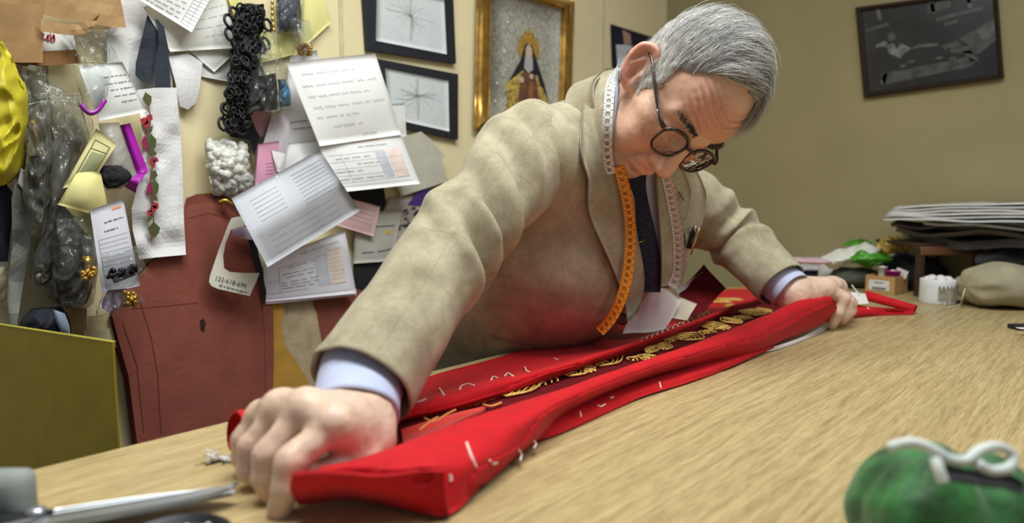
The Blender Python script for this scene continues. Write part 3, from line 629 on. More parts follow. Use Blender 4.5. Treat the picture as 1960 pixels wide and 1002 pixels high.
def loft(ctrl, nt, nr, folds=(), lip=.0035, inner=.035, amp=.0, seed=0, up=(0, 0, 1)):
    """sleeve: ctrl = [(point, ra, rb)], ra across the up reference, rb along it; folds = (t, theta, t width, theta width, height, slant)"""
    C = catmull([c[0] for c in ctrl], nt); A = catmull([[c[1], c[2]] for c in ctrl], nt)
    T = np.gradient(C, axis=0); T /= np.linalg.norm(T, axis=1, keepdims=True); u = np.cross(T[0], np.asarray(up, float)); u /= np.linalg.norm(u)
    th = np.linspace(0, 2*math.pi, nr, endpoint=False); V = []; UV = []; s = 0; LEN = np.r_[0, np.cumsum(np.linalg.norm(np.diff(C, axis=0), axis=1))]
    fr = []
    for i in range(nt):
        u = u-T[i]*np.dot(u, T[i]); u /= np.linalg.norm(u); v = np.cross(T[i], u)*-1; t = i/(nt-1)
        d = np.zeros(nr)
        for (ft, fth, wt, wth, hgt, sl) in folds:
            dth = (th-fth+math.pi) % (2*math.pi)-math.pi; d += hgt*np.exp(-((t-ft-sl*dth)/wt)**2-(dth/wth)**2)
        q = np.c_[np.cos(th)*2.0, np.sin(th)*2.0, np.full(nr, LEN[i]*16)]
        d += amp*noise3(q, 1.0, seed)+amp*.5*noise3(q*2.1, 1.0, seed+1)
        V.append(C[i]+np.outer(np.cos(th)*(A[i, 0]+d), u)+np.outer(np.sin(th)*(A[i, 1]+d), v)); UV.append(np.c_[th/(2*math.pi)*.30, np.full(nr, LEN[i])]); fr.append((u, v))
    # turned-in cuff
    k = nt-1; Vi = []
    for e, (dr, back) in enumerate(((-lip*.5, -.0015), (-lip, 0.001), (-lip, inner*.4), (-lip*1.5, inner))):
        cc = C[k]-T[k]*back; u, v = fr[k]; base = V[k]-C[k]; nb_ = base/np.linalg.norm(base, axis=1, keepdims=True); Vi.append(cc+base+nb_*dr)
        UV.append(np.c_[th/(2*math.pi)*.30, np.full(nr, LEN[k])])
    n0 = nt; VV = np.concatenate(V+Vi); F = gridfaces(nt+4, nr, True); return VV, F, np.concatenate(UV), fr, C, T
rad = [(.066, .074), (.062, .066), (.054, .058), (.053, .056), (.053, .055), (.0525, .0535), (.0525, .0535), (.0535, .0545)]
ctrl = [(P(1062, 300, 1.0), .060, .066)]+[(armR[i], *rad[i]) for i in range(8)]
pi = math.pi
FR = [(.10, 2.0, .030, .9, .007, .02), (.175, 2.3, .020, .9, -.011, .05), (.235, 2.6, .032, .8, .013, .05),
      (.30, 2.9, .020, .9, -.014, .06), (.355, 3.1, .026, 1.0, .021, .05), (.415, 3.2, .017, 1.0, -.020, .06), (.47, 3.2, .026, .9, .019, .07), (.53, 3.3, .019, .9, -.015, .06), (.585, 3.4, .030, .8, .012, .05),
      (.33, 1.5, .06, .6, -.007, .10), (.42, 1.3, .05, .7, .009, .05), (.50, 1.6, .03, .6, -.006, .10), (.68, 2.6, .05, .6, -.005, .10), (.74, 1.8, .05, .6, .004, -.08), (.84, 2.6, .05, .7, .005, .05), (.28, .6, .03, .8, -.006, .05)]
sV, sF, sU, _, CR, TRr = loft(ctrl, 110, 72, FR, amp=.0022, seed=5)
slR = mesh('sleeve', sV, sF, TWEED, jk, uv=sU)
radL = [(.066, .070), (.058, .062), (.053, .056), (.052, .053), (.050, .051), (.048, .049)]
ctrlL = [(SL+np.array([-.06, 0, .0]), .055, .06)]+[(armL[i], *radL[i]) for i in range(6)]
FL = [(.30, 0, .03, 6, .004, .02), (.38, .5, .03, 1.2, .009, .05), (.45, .4, .022, 1.1, -.008, .05), (.52, .6, .03, 1.1, .010, .05), (.59, .5, .022, 1.0, -.008, .05), (.65, .6, .03, 1.0, .006, .05), (.40, -2.2, .03, 1, .008, .05), (.50, -2.2, .025, 1, -.008, .05), (.58, -2.2, .03, 1, .007, .05), (.33, 2, .03, .9, -.007, .05)]
sV2, sF2, sU2, _, CL, TL_ = loft(ctrlL, 90, 64, FL, amp=.0022, seed=8)
mesh('sleeve', sV2, sF2, TWEED, jk, uv=sU2)

# ---- collar, lapels, shirt front, tie: laid over the chest
def chest(Lp, Rp, off, nt=26, nu=8, th=.003, sm=3, bulge=0.0, edge=0.0, bvh=None, fn=None):
    A = catmull(Lp, nt); B = catmull(Rp, nt); G = np.zeros((nt, nu, 3))
    for i in range(nt):
        for j in range(nu):
            q = lerp(A[i], B[i], j/(nu-1)); o_ = off+bulge*math.sin(math.pi*j/(nu-1)) + (edge*(1-j/(nu-1))**2); G[i, j] = (fn or hit)(q[0], q[1], o_, bvh=bvh)
    for _ in range(sm):
        K = G.copy(); K[1:-1] = (G[:-2]+2*G[1:-1]+G[2:])/4; K[:, 1:-1] = (K[:, :-2]+2*K[:, 1:-1]+K[:, 2:])/4; G = K
    V, F = slab(G, th, -FW); uv = np.array([[ (j/(nu-1))*.06, i/(nt-1)*.4] for i in range(nt) for j in range(nu)]); return V, F, np.concatenate([uv, uv]), G
LAP = [(1158, 132), (1130, 165), (1110, 220), (1106, 285), (1116, 328), (1124, 345), (1120, 390), (1132, 430), (1150, 470), (1172, 520), (1192, 575), (1200, 612)]
LAPR = [(1186, 128), (1168, 150), (1160, 220), (1162, 285), (1174, 318), (1180, 345), (1192, 385), (1205, 425), (1216, 470), (1227, 520), (1225, 570), (1207, 612)]
V, F, U, G1 = chest(LAP, LAPR, .012, 40, 9, .003, edge=-.002, bvh=JB2, sm=5); mesh('lapel', V, F, TWEED, jk, uv=U)
V, F, U, G2 = chest([(1262, 325), (1264, 380), (1268, 440), (1270, 500), (1268, 552)], [(1330, 318), (1352, 370), (1345, 425), (1322, 490), (1302, 555)], .002, 26, 10, .003, fn=hang, bulge=.012); mesh('front_panel', V, F, TWEED, jk, uv=U)
V, F, U, G2 = chest([(1256, 325), (1259, 380), (1264, 440), (1267, 500), (1266, 550)], [(1306, 322), (1322, 362), (1318, 400), (1300, 460), (1284, 545)], .016, 26, 8, .003, fn=hang); mesh('lapel', V, F, TWEED, jk, uv=U)
SHIRT = mat('pale_blue_shirt', (186, 194, 224), .75, .03, 40, .15, 700, spec=.25)
V, F, U, _ = chest([(1172, 250), (1180, 330), (1196, 400), (1215, 470), (1224, 550)], [(1290, 300), (1290, 360), (1286, 430), (1280, 500), (1270, 552)], -.004, 24, 8, .002, fn=hang)
shirt = mesh('shirt', V, F, SHIRT, man, label='pale blue shirt')
V, F, U, GT = chest([(1190, 320), (1194, 355), (1202, 400), (1212, 460), (1222, 520), (1232, 560)], [(1240, 320), (1236, 355), (1244, 400), (1258, 460), (1266, 520), (1264, 560)], .005, 30, 9, .003, bulge=.004, fn=hang)
TIE = mat('navy_knit_tie', (46, 46, 66), .8, .35, 260, .9, 260, spec=.2)
mesh('tie', V, F, TIE, man, label='dark navy knitted tie')
mesh('tie_pin', *tube([hang(1216, 468, .016), hang(1228, 463, .016), hang(1241, 456, .014)], [.0007, .0008, .0005], 6), mat('gold_metal', (212, 170, 80), .25, .05, metal=1.0), man, label='thin gold tie pin')
# shirt collar ring round the neck and jacket collar roll
nk = H2W(lerp(np.array([0, -.045, -.105]), nb, .30)); ndir = H2W(nb)-H2W((0, -.045, -.105)); ndir /= np.linalg.norm(ndir)
def ringstrip(c, ax, r0, r1, w0, th, n=56, tilt=0.0):
    a = np.cross(ax, (1, 0, 0)); a /= np.linalg.norm(a); b = np.cross(ax, a); G = []
    for k in range(6):
        s = k/5; r = lerp(r0, r1, s); G.append([c+ax*(w0*(s-.5))+r*(math.cos(t)*a*1.02+math.sin(t)*b*.98) for t in np.linspace(0, 2*math.pi, n)])
    return slab(np.array(G), th)
V, F = ringstrip(nk, ndir, .0605, .0625, .030, .002); V, F, U, _ = chest([(1182, 138), (1170, 165), (1164, 225), (1164, 285), (1172, 325)], [(1190, 132), (1188, 165), (1179, 225), (1172, 285), (1174, 325)], .006, 20, 6, .002, bvh=JB2, sm=5); mesh('shirt_collar', V, F, SHIRT, shirt)
V, F = ringstrip(nk+ndir*.012, ndir, .0735, .088, .046, .005); mesh('collar', V, F, TWEED, jk)
# shirt cuffs
def cuff(c0, c1, r0, r1, m_, parent):
    ax = c1-c0; ax /= np.linalg.norm(ax); a = np.cross(ax, (0, 0, 1)); a /= np.linalg.norm(a); b = np.cross(ax, a); prof = [(0, r0), (.5, (r0+r1)/2), (.93, r1), (1.0, r1+.0006), (1.012, r1-.0012), (1.0, r1-.003), (.3, r1-.004)]
    V = []; th = np.linspace(0, 2*math.pi, 48, endpoint=False)
    for s, r in prof:
        c = lerp(c0, c1, s); V.append(c+np.outer(np.cos(th)*r, a)+np.outer(np.sin(th)*r*.93, b)+.0012*np.outer(np.sin(3*th+1), ax))
    return mesh('cuff', np.concatenate(V), gridfaces(len(prof), 48, True), m_, parent)
cuff(P(694, 700, .682), P(679, 795, .628), .0410, .0405, SHIRT, shirt)
cuff(P(1486, 534, 1.262), P(1513, 557, 1.243), .0420, .0410, SHIRT, shirt)
# pocket flap, chest pocket edge, buttonhole, buttons
V, F, U, _ = chest([(925, 640), (950, 648), (985, 655), (1025, 658)], [(928, 668), (952, 675), (985, 682), (1018, 684)], .0025, 16, 6, .003); mesh('pocket_flap', V, F, TWEED, jk, uv=U)
BTN = mat('brown_horn_button', (84, 60, 44), .3, .2, 90)
def disc(c, n, r, t):
    n = n/np.linalg.norm(n); return tube([c-n*t, c-n*t*.2, c+n*t*.6, c+n*t], [r*.9, r, r*.92, r*.7], 18)
mesh('button', *disc(hit(1186, 606, .012), -FW, .010, .002), BTN, jk)
mesh('buttonhole', *tube([hang(1300, 368, .020), hang(1309, 384, .020)], .0012, 6), mat('buttonhole_thread', (120, 104, 80), .8), jk)
V, F, U, _ = chest([(1312, 446), (1314, 474)], [(1332, 438), (1328, 468)], .018, 8, 5, .002, fn=hang); mesh('breast_pocket', V, F, TWEED, jk, uv=U)
# trousers
TRO = mat('grey_trousers', (92, 86, 78), .85, .1, 50)
V, F = join(tube(catmull([(.82, 1.0, -.10), (.81, 1.0, -.45), (.80, .99, ZF+.03)], 12), np.linspace(.105, .075, 12), 20), tube(catmull([(.99, 1.0, -.10), (1.0, 1.0, -.45), (1.01, .99, ZF+.03)], 12), np.linspace(.105, .075, 12), 20)); mesh('trousers', V, F, TRO, man)
for xx in (.80, 1.01): mesh('shoe', *sph((xx, .94, ZF+.034), (.046, .135, .034), 8, 16), mat('black_shoe', (30, 26, 24), .3), man)

# ---- eyeglasses
gl = thing('eyeglasses', 'dark tortoiseshell eyeglasses worn by the man', 'eyeglasses', H2W((0, -.006, .016)))
TORT = mat('tortoiseshell', (46, 32, 24), .22, 0, 90, rgb2=(20, 15, 13), coat=.5)
def rim2(s, sx=.0255, sy=.0215, n=40):
    out = []
    for i in range(n):
        t = 2*math.pi*i/n; e = 2.5; c, sn = math.cos(t), math.sin(t); X = sx*abs(c)**(2/e)*(1 if c > 0 else -1); Y = sy*abs(sn)**(2/e)*(1 if sn > 0 else -1)
        X *= 1+.06*Y/sy; out.append((s*.0335+X, -.010+Y, .0175-.10*abs(X+s*.0335)*.9-.10*Y))
    return np.array(out)
fr_parts = []
for s_ in (-1, 1):
    r0 = rim2(s_); cpath = np.concatenate([r0, r0[:2]]); fr_parts.append(tube(H2W(cpath), np.where(cpath[:, 1] > .004, .0026, .0019), 8, False))
    c = r0.mean(0); n = len(r0); V = np.concatenate([[c+np.array([0, 0, .0018])], r0*1.0]); Vb = V-np.array([0, 0, .0016]); F = [(0, i+1, (i+1) % n+1) for i in range(n)]+[(n+1, n+1+(i+1) % n+1, n+1+i+1) for i in range(n)]
    lensm = plastic('lens_glass', (255, 255, 255), .0, .02, .12); mesh('lens', H2W(np.concatenate([V, Vb])), F, lensm, gl)
    mesh('temple', *tube(H2W(catmull([(s_*.0625, .002, .0105), (s_*.0690, .003, .0045), (s_*.0725, .004, -.010), (s_*.0790, .010, -.055), (s_*.0815, .014, -.088), (s_*.0850, .008, -.104), (s_*.084, -.012, -.118)], 26)), np.r_[np.linspace(.0036, .0026, 8), np.linspace(.0026, .0021, 18)], 8), TORT, gl)
    mesh('hinge_rivet', *tube(H2W(np.array([(s_*.0728, .0035, -.004), (s_*.0745, .004, -.014)])), .0014, 6), mat('steel', (190, 192, 196), .2, .03, metal=1.0), gl)
fr_parts.append(tube(H2W(catmull([(-.0115, .0, .0170), (-.005, .0025, .0205), (.005, .0025, .0205), (.0115, .0, .0170)], 10)), .0024, 8))
V, F = join(*fr_parts); mesh('frame', V, F, TORT, gl)
# ---- pen in the breast pocket
pen = thing('pen', 'black and gold pen clipped in the breast pocket', 'pen', hang(1326, 455, .02))
pa, pb = hang(1318, 476, .024), hang(1330, 438, .026)
mesh('barrel', *tube([pa, lerp(pa, pb, .5), pb], .0042, 10), mat('black_lacquer', (18, 18, 20), .15), pen); dv = pb-pa; off_ = RT*.006-FW*.004
mesh('clip', *tube([pb+off_, lerp(pa, pb, .5)+off_, pa+off_-dv*.3], .0013, 6), mat('gold_metal', (212, 170, 80), .25, metal=1.0), pen); mesh('cap_top', *tube([pb, pb+dv*.12], [.0042, .003], 10), mat('steel', (190, 192, 196), .2, metal=1.0), pen)

# ---- measuring tape round the neck
tp = thing('measuring_tape', 'orange and white tailor tape measure hanging round the neck', 'tape measure', hang(1190, 470, .02))
def tape_strip(path, wd, off, m_, name, numbers, inkc, start=0.0, bvh=None, sm=4, fn=None):
    n = 60; C = catmull(path, n); pts = np.array([(fn or hit)(q[0], q[1], off, bvh=bvh) for q in C])
    for _ in range(sm): pts[1:-1] = (pts[:-2]+2*pts[1:-1]+pts[2:])/4
    T = np.gradient(pts, axis=0); T /= np.linalg.norm(T, axis=1, keepdims=True); vw = pts-CAM; vw /= np.linalg.norm(vw, axis=1, keepdims=True)
    nrm_ = -vw+np.array([-.25, -.1, .1]); S = np.cross(T, nrm_); S /= np.linalg.norm(S, axis=1, keepdims=True); Nn = np.cross(S, T)
    Nn *= np.sign((Nn*-vw).sum(1, keepdims=True))
    G = np.stack([pts+S*wd*(j/4-.5) for j in range(5)], 1); V, F = slab(G, .0006, -FW); strip = mesh(name, V, F, m_, tp, label=numbers[2])
    LEN = np.r_[0, np.cumsum(np.linalg.norm(np.diff(pts, axis=0), axis=1))]; parts = []
    def at(s, w_, l=.0007):
        k = np.interp(s, LEN, np.arange(n)); i = min(int(k), n-2); f = k-i; return lerp(pts[i], pts[i+1], f)+lerp(S[i], S[i+1], f)*w_+lerp(Nn[i], Nn[i+1], f)*l
    s = .004; num = numbers[0]
    while s < LEN[-1]-.004:
        parts.append(ribbon([at(s, -wd*.48), at(s, -wd*.2)], .0006, -FW)); parts.append(ribbon([at(s, wd*.2), at(s, wd*.48)], .0005, -FW)); parts.append(ribbon([at(s+.005, wd*.32), at(s+.005, wd*.48)], .0004, -FW))
        tv_, tf = text_mesh(str(num), .0085)
        if len(tv_):
            a = numbers[3]; V2 = []
            for (X, Y, _) in tv_:
                if a == 0: V2.append(at(s+.005-Y*1.0, X*.80))
                else: V2.append(at(s+.005+X*.75, Y*1.1))
            parts.append((np.array(V2), tf))
        s += .0105; num += numbers[1]
    V, F = join(*parts); mesh('tape_numerals', V, F, inkc, strip)
OT = mat('orange_tape', (235, 150, 40), .45, .04); WT = mat('white_tape', (226, 222, 214), .5, .03); KT = mat('tape_black_print', (30, 28, 28), .6)
tape_strip([(1188, 132), (1176, 165), (1170, 225), (1170, 280), (1176, 326)], .014, .016, WT, 'tape_neck', (70, 1, 'white tape at the collar', 1), KT, bvh=JB2, sm=60)
tape_strip([(1170, 322), (1184, 365), (1192, 410), (1193, 470), (1187, 530), (1173, 575), (1158, 602), (1140, 622)], .016, .024, OT, 'tape_orange_end', (75, 1, 'orange side of the tape', 1), KT)
tape_strip([(1276, 335), (1284, 370), (1292, 410), (1298, 450), (1300, 490), (1297, 525), (1288, 550)], .017, .026, WT, 'tape_white_end', (125, 1, 'white side of the tape', 0), KT, fn=hang)
# ================================================================== the red vestment on the table
cl = thing('red_vestment', 'long red vestment with gold embroidery stretched between the man\'s hands', 'vestment', PZ(1150, 720, 0))
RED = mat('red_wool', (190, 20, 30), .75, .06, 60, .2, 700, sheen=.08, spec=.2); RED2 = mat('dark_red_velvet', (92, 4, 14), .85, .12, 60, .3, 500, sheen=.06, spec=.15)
WHT = mat('white_lining', (232, 228, 226), .8, .03, 40, .2, 400); GOLD = mat('gold_thread', (236, 198, 108), .35, .18, 500, .4, 900, metal=.35)
CREAM = mat('cream_stitch', (238, 216, 204), .7, .05)
def cloth_loft(name, rows, nt, sub, m, th=.0022, parent=None, zmin=.0012, wr=.0012, seed=0, label=None, sm=1):
    """rows: list of lines across the strip, each a list of (px,py,z) along it"""
    R = [catmull([np.array(PZ(a, b, c)) for a, b, c in r], nt) for r in rows]; R = np.array(R)          # rows x nt x 3
    G = np.array([catmull(R[:, i], (len(rows)-1)*sub+1) for i in range(nt)])                              # nt x n x 3
    G[:, :, 2] += wr*noise3(np.stack([G[:, :, 0]*14, G[:, :, 1]*30, 0*G[:, :, 0]], 2), 1.0, seed)+wr*.6*noise3(np.stack([G[:, :, 0]*40, G[:, :, 1]*60, 0*G[:, :, 0]], 2), 1.0, seed+3)
    for _ in range(sm):
        K = G.copy(); K[1:-1] = (G[:-2]+2*G[1:-1]+G[2:])/4; G = K
    G[:, :, 2] = np.maximum(G[:, :, 2], zmin+th)
    V, F = slab(G, th, (0, 0, 1)); V[:, 2] = np.maximum(V[:, 2], .0006); return mesh(name, V, F, m, parent or cl, label=label), V, F
def zz(pts, z): return [(a, b, z if np.isscalar(z) else z[i]) for i, (a, b) in enumerate(pts)]
r0 = zz([(700, 760), (770, 738), (850, 713), (930, 692), (1041, 660), (1140, 638), (1230, 608), (1310, 580), (1390, 556), (1450, 545)], .003)
r1 = zz([(700, 785), (776, 766), (866, 739), (980, 712), (1110, 680), (1205, 651), (1300, 618), (1380, 588), (1440, 566), (1490, 552)], .006)
r2 = zz([(700, 800), (776, 777), (866, 750), (985, 721), (1118, 687), (1212, 657), (1310, 622), (1390, 591), (1450, 569), (1500, 556)], [.02, .022, .024, .025, .026, .026, .026, .026, .022, .018])
r2b = zz([(700, 815), (772, 796), (870, 772), (972, 745), (1104, 703), (1206, 668), (1306, 632), (1388, 598), (1455, 573), (1505, 560)], [.016]*10)
r3 = zz([(690, 830), (762, 808), (874, 785), (955, 762), (1085, 715), (1200, 679), (1302, 642), (1387, 606), (1460, 577), (1512, 563)], .005)
V, F = None, None
o1, cV1, cF1 = cloth_loft('back_panel', [r0, r1, r2, r2b, r3], 90, 6, RED, seed=1)
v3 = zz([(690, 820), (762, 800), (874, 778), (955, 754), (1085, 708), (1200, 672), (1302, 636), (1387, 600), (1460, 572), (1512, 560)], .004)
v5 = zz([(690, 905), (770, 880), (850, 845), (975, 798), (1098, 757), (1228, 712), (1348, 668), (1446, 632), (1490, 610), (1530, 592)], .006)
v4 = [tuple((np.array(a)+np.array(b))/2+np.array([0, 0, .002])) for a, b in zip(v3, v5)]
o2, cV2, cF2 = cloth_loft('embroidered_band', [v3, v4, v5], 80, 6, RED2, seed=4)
f5 = zz([(640, 880), (745, 868), (838, 838), (965, 792), (1088, 752), (1220, 707), (1342, 664), (1442, 627), (1490, 606), (1530, 588), (1580, 578)], [.016, .012, .008, .007, .007, .007, .008, .012, .03, .045, .05])
f6 = zz([(610, 902), (720, 872), (835, 826), (962, 780), (1085, 741), (1217, 697), (1340, 655), (1440, 615), (1490, 592), (1530, 575), (1590, 566)], [.045, .042, .036, .036, .038, .038, .040, .046, .058, .068, .070])
f7 = zz([(650, 912), (780, 893), (870, 862), (992, 812), (1088, 764), (1217, 714), (1340, 674), (1440, 640), (1496, 612), (1540, 592), (1596, 578)], [.040, .040, .038, .036, .036, .034, .036, .040, .048, .056, .058])
f8 = zz([(720, 918), (845, 905), (925, 882), (1018, 833), (1086, 782), (1217, 730), (1340, 695), (1440, 668), (1500, 640), (1550, 616), (1602, 592)], [.030, .034, .028, .020, .017, .013, .013, .016, .022, .03, .04])
f9 = zz([(770, 960), (858, 986), (950, 902), (1022, 846), (1082, 793), (1215, 738), (1338, 702), (1440, 675), (1500, 650), (1548, 630), (1596, 606)], [.012, .004, .006, .005, .010, .008, .007, .006, .008, .014, .02])
o3, cV3, cF3 = cloth_loft('front_fold', [f5, f6, f7, f8, f9], 110, 7, RED, seed=7, wr=.0014)
l1 = zz([(1000, 838), (1086, 782), (1217, 733), (1340, 698), (1430, 672), (1480, 655)], [.012, .013, .011, .011, .010, .010]); l2 = zz([(1018, 846), (1070, 832), (1217, 766), (1322, 732), (1400, 702), (1478, 667)], .002)
l15 = [tuple((np.array(a)+np.array(b))/2+np.array([0, 0, .003])) for a, b in zip(l1, l2)]
o4, cV4, cF4 = cloth_loft('under_layer', [l1, l15, l2], 50, 5, RED, seed=9, wr=.0008)
# end of the strip held under the near hand
e1 = zz([(560, 905), (640, 900), (720, 905), (800, 902), (850, 903)], [.052, .052, .046, .042, .040]); e2 = zz([(556, 935), (640, 930), (730, 935), (800, 940), (850, 940)], [.034, .034, .030, .026, .024]); e3 = zz([(572, 962), (664, 952), (740, 962), (812, 980), (862, 988)], [.006, .006, .006, .004, .003])
o5, cV5, cF5 = cloth_loft('folded_end', [e1, e2, e3], 40, 6, RED, seed=11)
# loop left of the near hand
def arch(pts_w, width_vec, r, n=18):
    return None
lp = []
for k, (dx, dy) in enumerate(((0, 0), (30, -6), (70, -12), (120, -20), (190, -30))):
    ring = []
    for i in range(15):
        a = math.radians(-50+260*i/14); ring.append(P(450+dx+16*math.cos(a)*-1, 830+dy-44*math.sin(a)*(1-.05*k), .640+.004*k+.012*math.cos(a)))
    lp.append(ring)
G = np.array(lp); G[:, :, 2] = np.maximum(G[:, :, 2], .004); V, F = slab(G, .0022); o6 = mesh('rolled_edge', V, F, RED, cl)
# tail beyond the far hand: flat piece with a roll
t1 = zz([(1600, 575), (1650, 585), (1700, 590), (1748, 594)], [.035, .022, .016, .010]); t2 = zz([(1608, 600), (1650, 598), (1700, 597), (1750, 598)], [.016, .012, .008, .006]); t3 = zz([(1615, 611), (1650, 606), (1700, 603), (1746, 602)], .002)
o7, cV7, cF7 = cloth_loft('tail', [t1, t2, t3], 24, 5, RED, seed=13, wr=.0006)
ax = catmull([PZ(1657, 567, .028), PZ(1700, 579, .020), PZ(1752, 593, .010)], 20); G = []
for i, c in enumerate(ax):
    t = ax[min(i+1, 19)]-ax[max(i-1, 0)]; t /= np.linalg.norm(t); s_ = np.cross(t, (0, 0, 1)); s_ /= np.linalg.norm(s_); n_ = np.cross(s_, t); G.append([c+(.0035+.0010*j/6)*(math.cos(a)*s_*1.4+math.sin(a)*n_)*(1.5-.3*i/19) for j, a in enumerate(np.linspace(0, 2*math.pi*1.5, 26))])
V, F = slab(np.array(G), .0012); mesh('tail_roll', V, F, RED, cl)
# lining, scraps and threads
V, F = slab(np.array([catmull([PZ(a, b, .004) for a, b in [(1430, 676), (1480, 664), (1540, 643), (1592, 614)]], 20), catmull([PZ(a, b, .0035) for a, b in [(1440, 676), (1492, 666), (1550, 645), (1594, 622)]], 20)]).transpose(1, 0, 2), .002, (0, 0, 1)); mesh('white_lining', V, F, WHT, cl)
def scrap(name, q, ds, m, seed, wr=.004, n=14, parent=None, label=None):
    """small piece of cloth from four photo corners with real distances"""
    W = [P(a, b, d) for (a, b), d in zip(q, ds)]; G = np.array([[lerp(lerp(W[0], W[1], u), lerp(W[3], W[2], u), v) for v in np.linspace(0, 1, n)] for u in np.linspace(0, 1, n)])
    G += wr*np.stack([noise3(G, 22, seed), noise3(G, 22, seed+1), noise3(G, 22, seed+2)], 2); G[:, :, 2] = np.maximum(G[:, :, 2], .003); V, F = slab(G, .0012, -FW); return mesh(name, V, F, m, parent or cl, label=label)
scrap('lining_flap', [(1240, 530), (1304, 570), (1276, 634), (1188, 636)], [1.17, 1.215, 1.185, 1.15], WHT, 3, label='loose white lining flap')
scrap('interfacing_flap', [(1302, 570), (1334, 581), (1316, 614), (1280, 610)], [1.235, 1.24, 1.215, 1.205], mat('cream_interfacing', (222, 214, 190), .8), 6, .002)
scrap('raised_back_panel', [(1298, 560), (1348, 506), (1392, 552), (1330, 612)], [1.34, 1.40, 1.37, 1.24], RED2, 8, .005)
scrap('white_lining', [(1292, 556), (1345, 520), (1348, 532), (1300, 566)], [1.335, 1.385, 1.38, 1.33], WHT, 9, .001)
scrap('white_lining', [(1628, 558), (1658, 560), (1664, 580), (1632, 584)], [1.42, 1.43, 1.42, 1.40], WHT, 12, .003)
scrap('frayed_lining', [(404, 872), (452, 868), (462, 905), (420, 902)], [.655, .645, .64, .645], WHT, 14, .006)
mesh('loose_thread', *tube(catmull([P(1645, 566, 1.42), P(1638, 556, 1.425), P(1630, 546, 1.43)], 8), .0012, 5), WHT, cl)
fz = []
for i in range(26):
    b0 = P(random.uniform(405, 440), random.uniform(868, 905), .645); fz.append(tube(catmull([b0, b0+np.array([random.uniform(-.008, .004), random.uniform(-.004, .004), random.uniform(-.003, .006)]), b0+np.array([random.uniform(-.016, .004), random.uniform(-.008, .008), random.uniform(-.006, .010)])], 5), .0005, 4))
V, F = join(*fz); V[:, 2] = np.maximum(V[:, 2], .001); mesh('frayed_threads', V, F, WHT, cl, kind='stuff')
# gold embroidery: fans and scrolls of laid thread
BV = BVHTree.FromPolygons(cV2.tolist(), cF2)
def onband(px, py, l=.0012, bvh=None):
    r = ray(px, py); h = (bvh or BV).ray_cast(Vector(CAM), Vector(r/np.linalg.norm(r)))
    p = np.array(h[0]) if h[0] is not None else PZ(px, py, .008); return p+np.array([0, 0, l])
def motif(cx, cy, L, W, ang, n=9, flip=1, kindm='fan'):
    c = onband(cx, cy, 0); along = onband(cx+20, cy-7.5, 0)-c; along[2] = 0; along /= np.linalg.norm(along); side = np.cross((0, 0, 1), along); parts = []
    A = along*math.cos(ang)+side*math.sin(ang); B = np.cross((0, 0, 1), A)
    m = 5 if kindm == 'fan' else 4
    for k in range(1, m+1):
        g = k/m
        if kindm == 'fan': pts = [c-A*L*.5-B*W*.10*g, c-A*L*(.5-.45*g)-B*W*.52*g, c-A*L*.5+A*L*g-B*W*.16*g, c-A*L*.5+A*L*g+B*W*.16*g, c-A*L*(.5-.45*g)+B*W*.52*g, c-A*L*.5+B*W*.10*g]
        else: pts = [c+A*L*(g-.55)-B*W*.5, c+A*L*(g-.40)-B*W*.15, c+A*L*(g-.45)+B*W*.35, c+A*L*(g-.62)+B*W*.40, c+A*L*(g-.66)+B*W*.1]
        q = catmull(pts, 18); q[:, 2] = c[2]+.0022+.0016*np.sin(np.linspace(.2, 2.9, 18))+.0006*(k % 2); parts.append(tube(q, .00125 if k < m else .0016, 5))
    for k in range(3):
        q = c-A*L*(.3-.2*k)+B*W*.1*((k % 2)*2-1); parts.append(sph((q[0], q[1], c[2]+.002), (.0028, .0028, .0022), 5, 8))
    V, F = join(*parts); return mesh('gold_motif', V, F, GOLD, cl, label='raised gold thread leaf')
MO = [(1000, 747, .085, .034, .10, 'fan'), (1035, 738, .05, .02, -.1, 'scroll'), (1105, 716, .055, .030, .1, 'fan'), (1128, 712, .03, .018, .6, 'scroll'), (1165, 695, .072, .034, .1, 'fan'), (1222, 690, .045, .020, -.2, 'scroll'), (1248, 674, .045, .020, .2, 'fan'), (1272, 668, .04, .024, .5, 'fan'), (1240, 690, .03, .012, 0, 'scroll'),
      (1320, 649, .060, .048, .1, 'fan'), (1285, 655, .04, .016, .1, 'scroll'), (1366, 628, .060, .050, .5, 'fan'), (1352, 640, .03, .02, -.3, 'scroll'), (1400, 618, .050, .040, 1.0, 'fan'), (1385, 632, .03, .02, .2, 'scroll'), (1440, 602, .062, .052, .3, 'fan'), (1420, 612, .03, .03, -.3, 'scroll'), (1462, 598, .04, .03, .9, 'fan'), (1400, 590, .04, .03, .2, 'scroll')]
for (a, b, L, W, an, kd) in MO: motif(a, b, L, W, an, 9 if kd == 'fan' else 7, 1, kd)
BV1 = BVHTree.FromPolygons(cV1.tolist(), cF1)
for (a, b, L, W, an) in [(1405, 578, .05, .04, .4), (1385, 582, .04, .03, 1.2), (1415, 556, .07, .02, .0)]:
    c = onband(a, b, .002, BV1); parts = []
    for k in range(8):
        f = k/7*2-1; q = catmull([c+RT*L*.5*f-UP*0, c+RT*L*.45*f+np.array([0, W*.4, .004]), c+RT*L*.4*f+np.array([.01, W*.9, .001])], 9); parts.append(tube(q, .0012, 5))
    V, F = join(*parts); mesh('gold_motif', V, F, GOLD, cl)
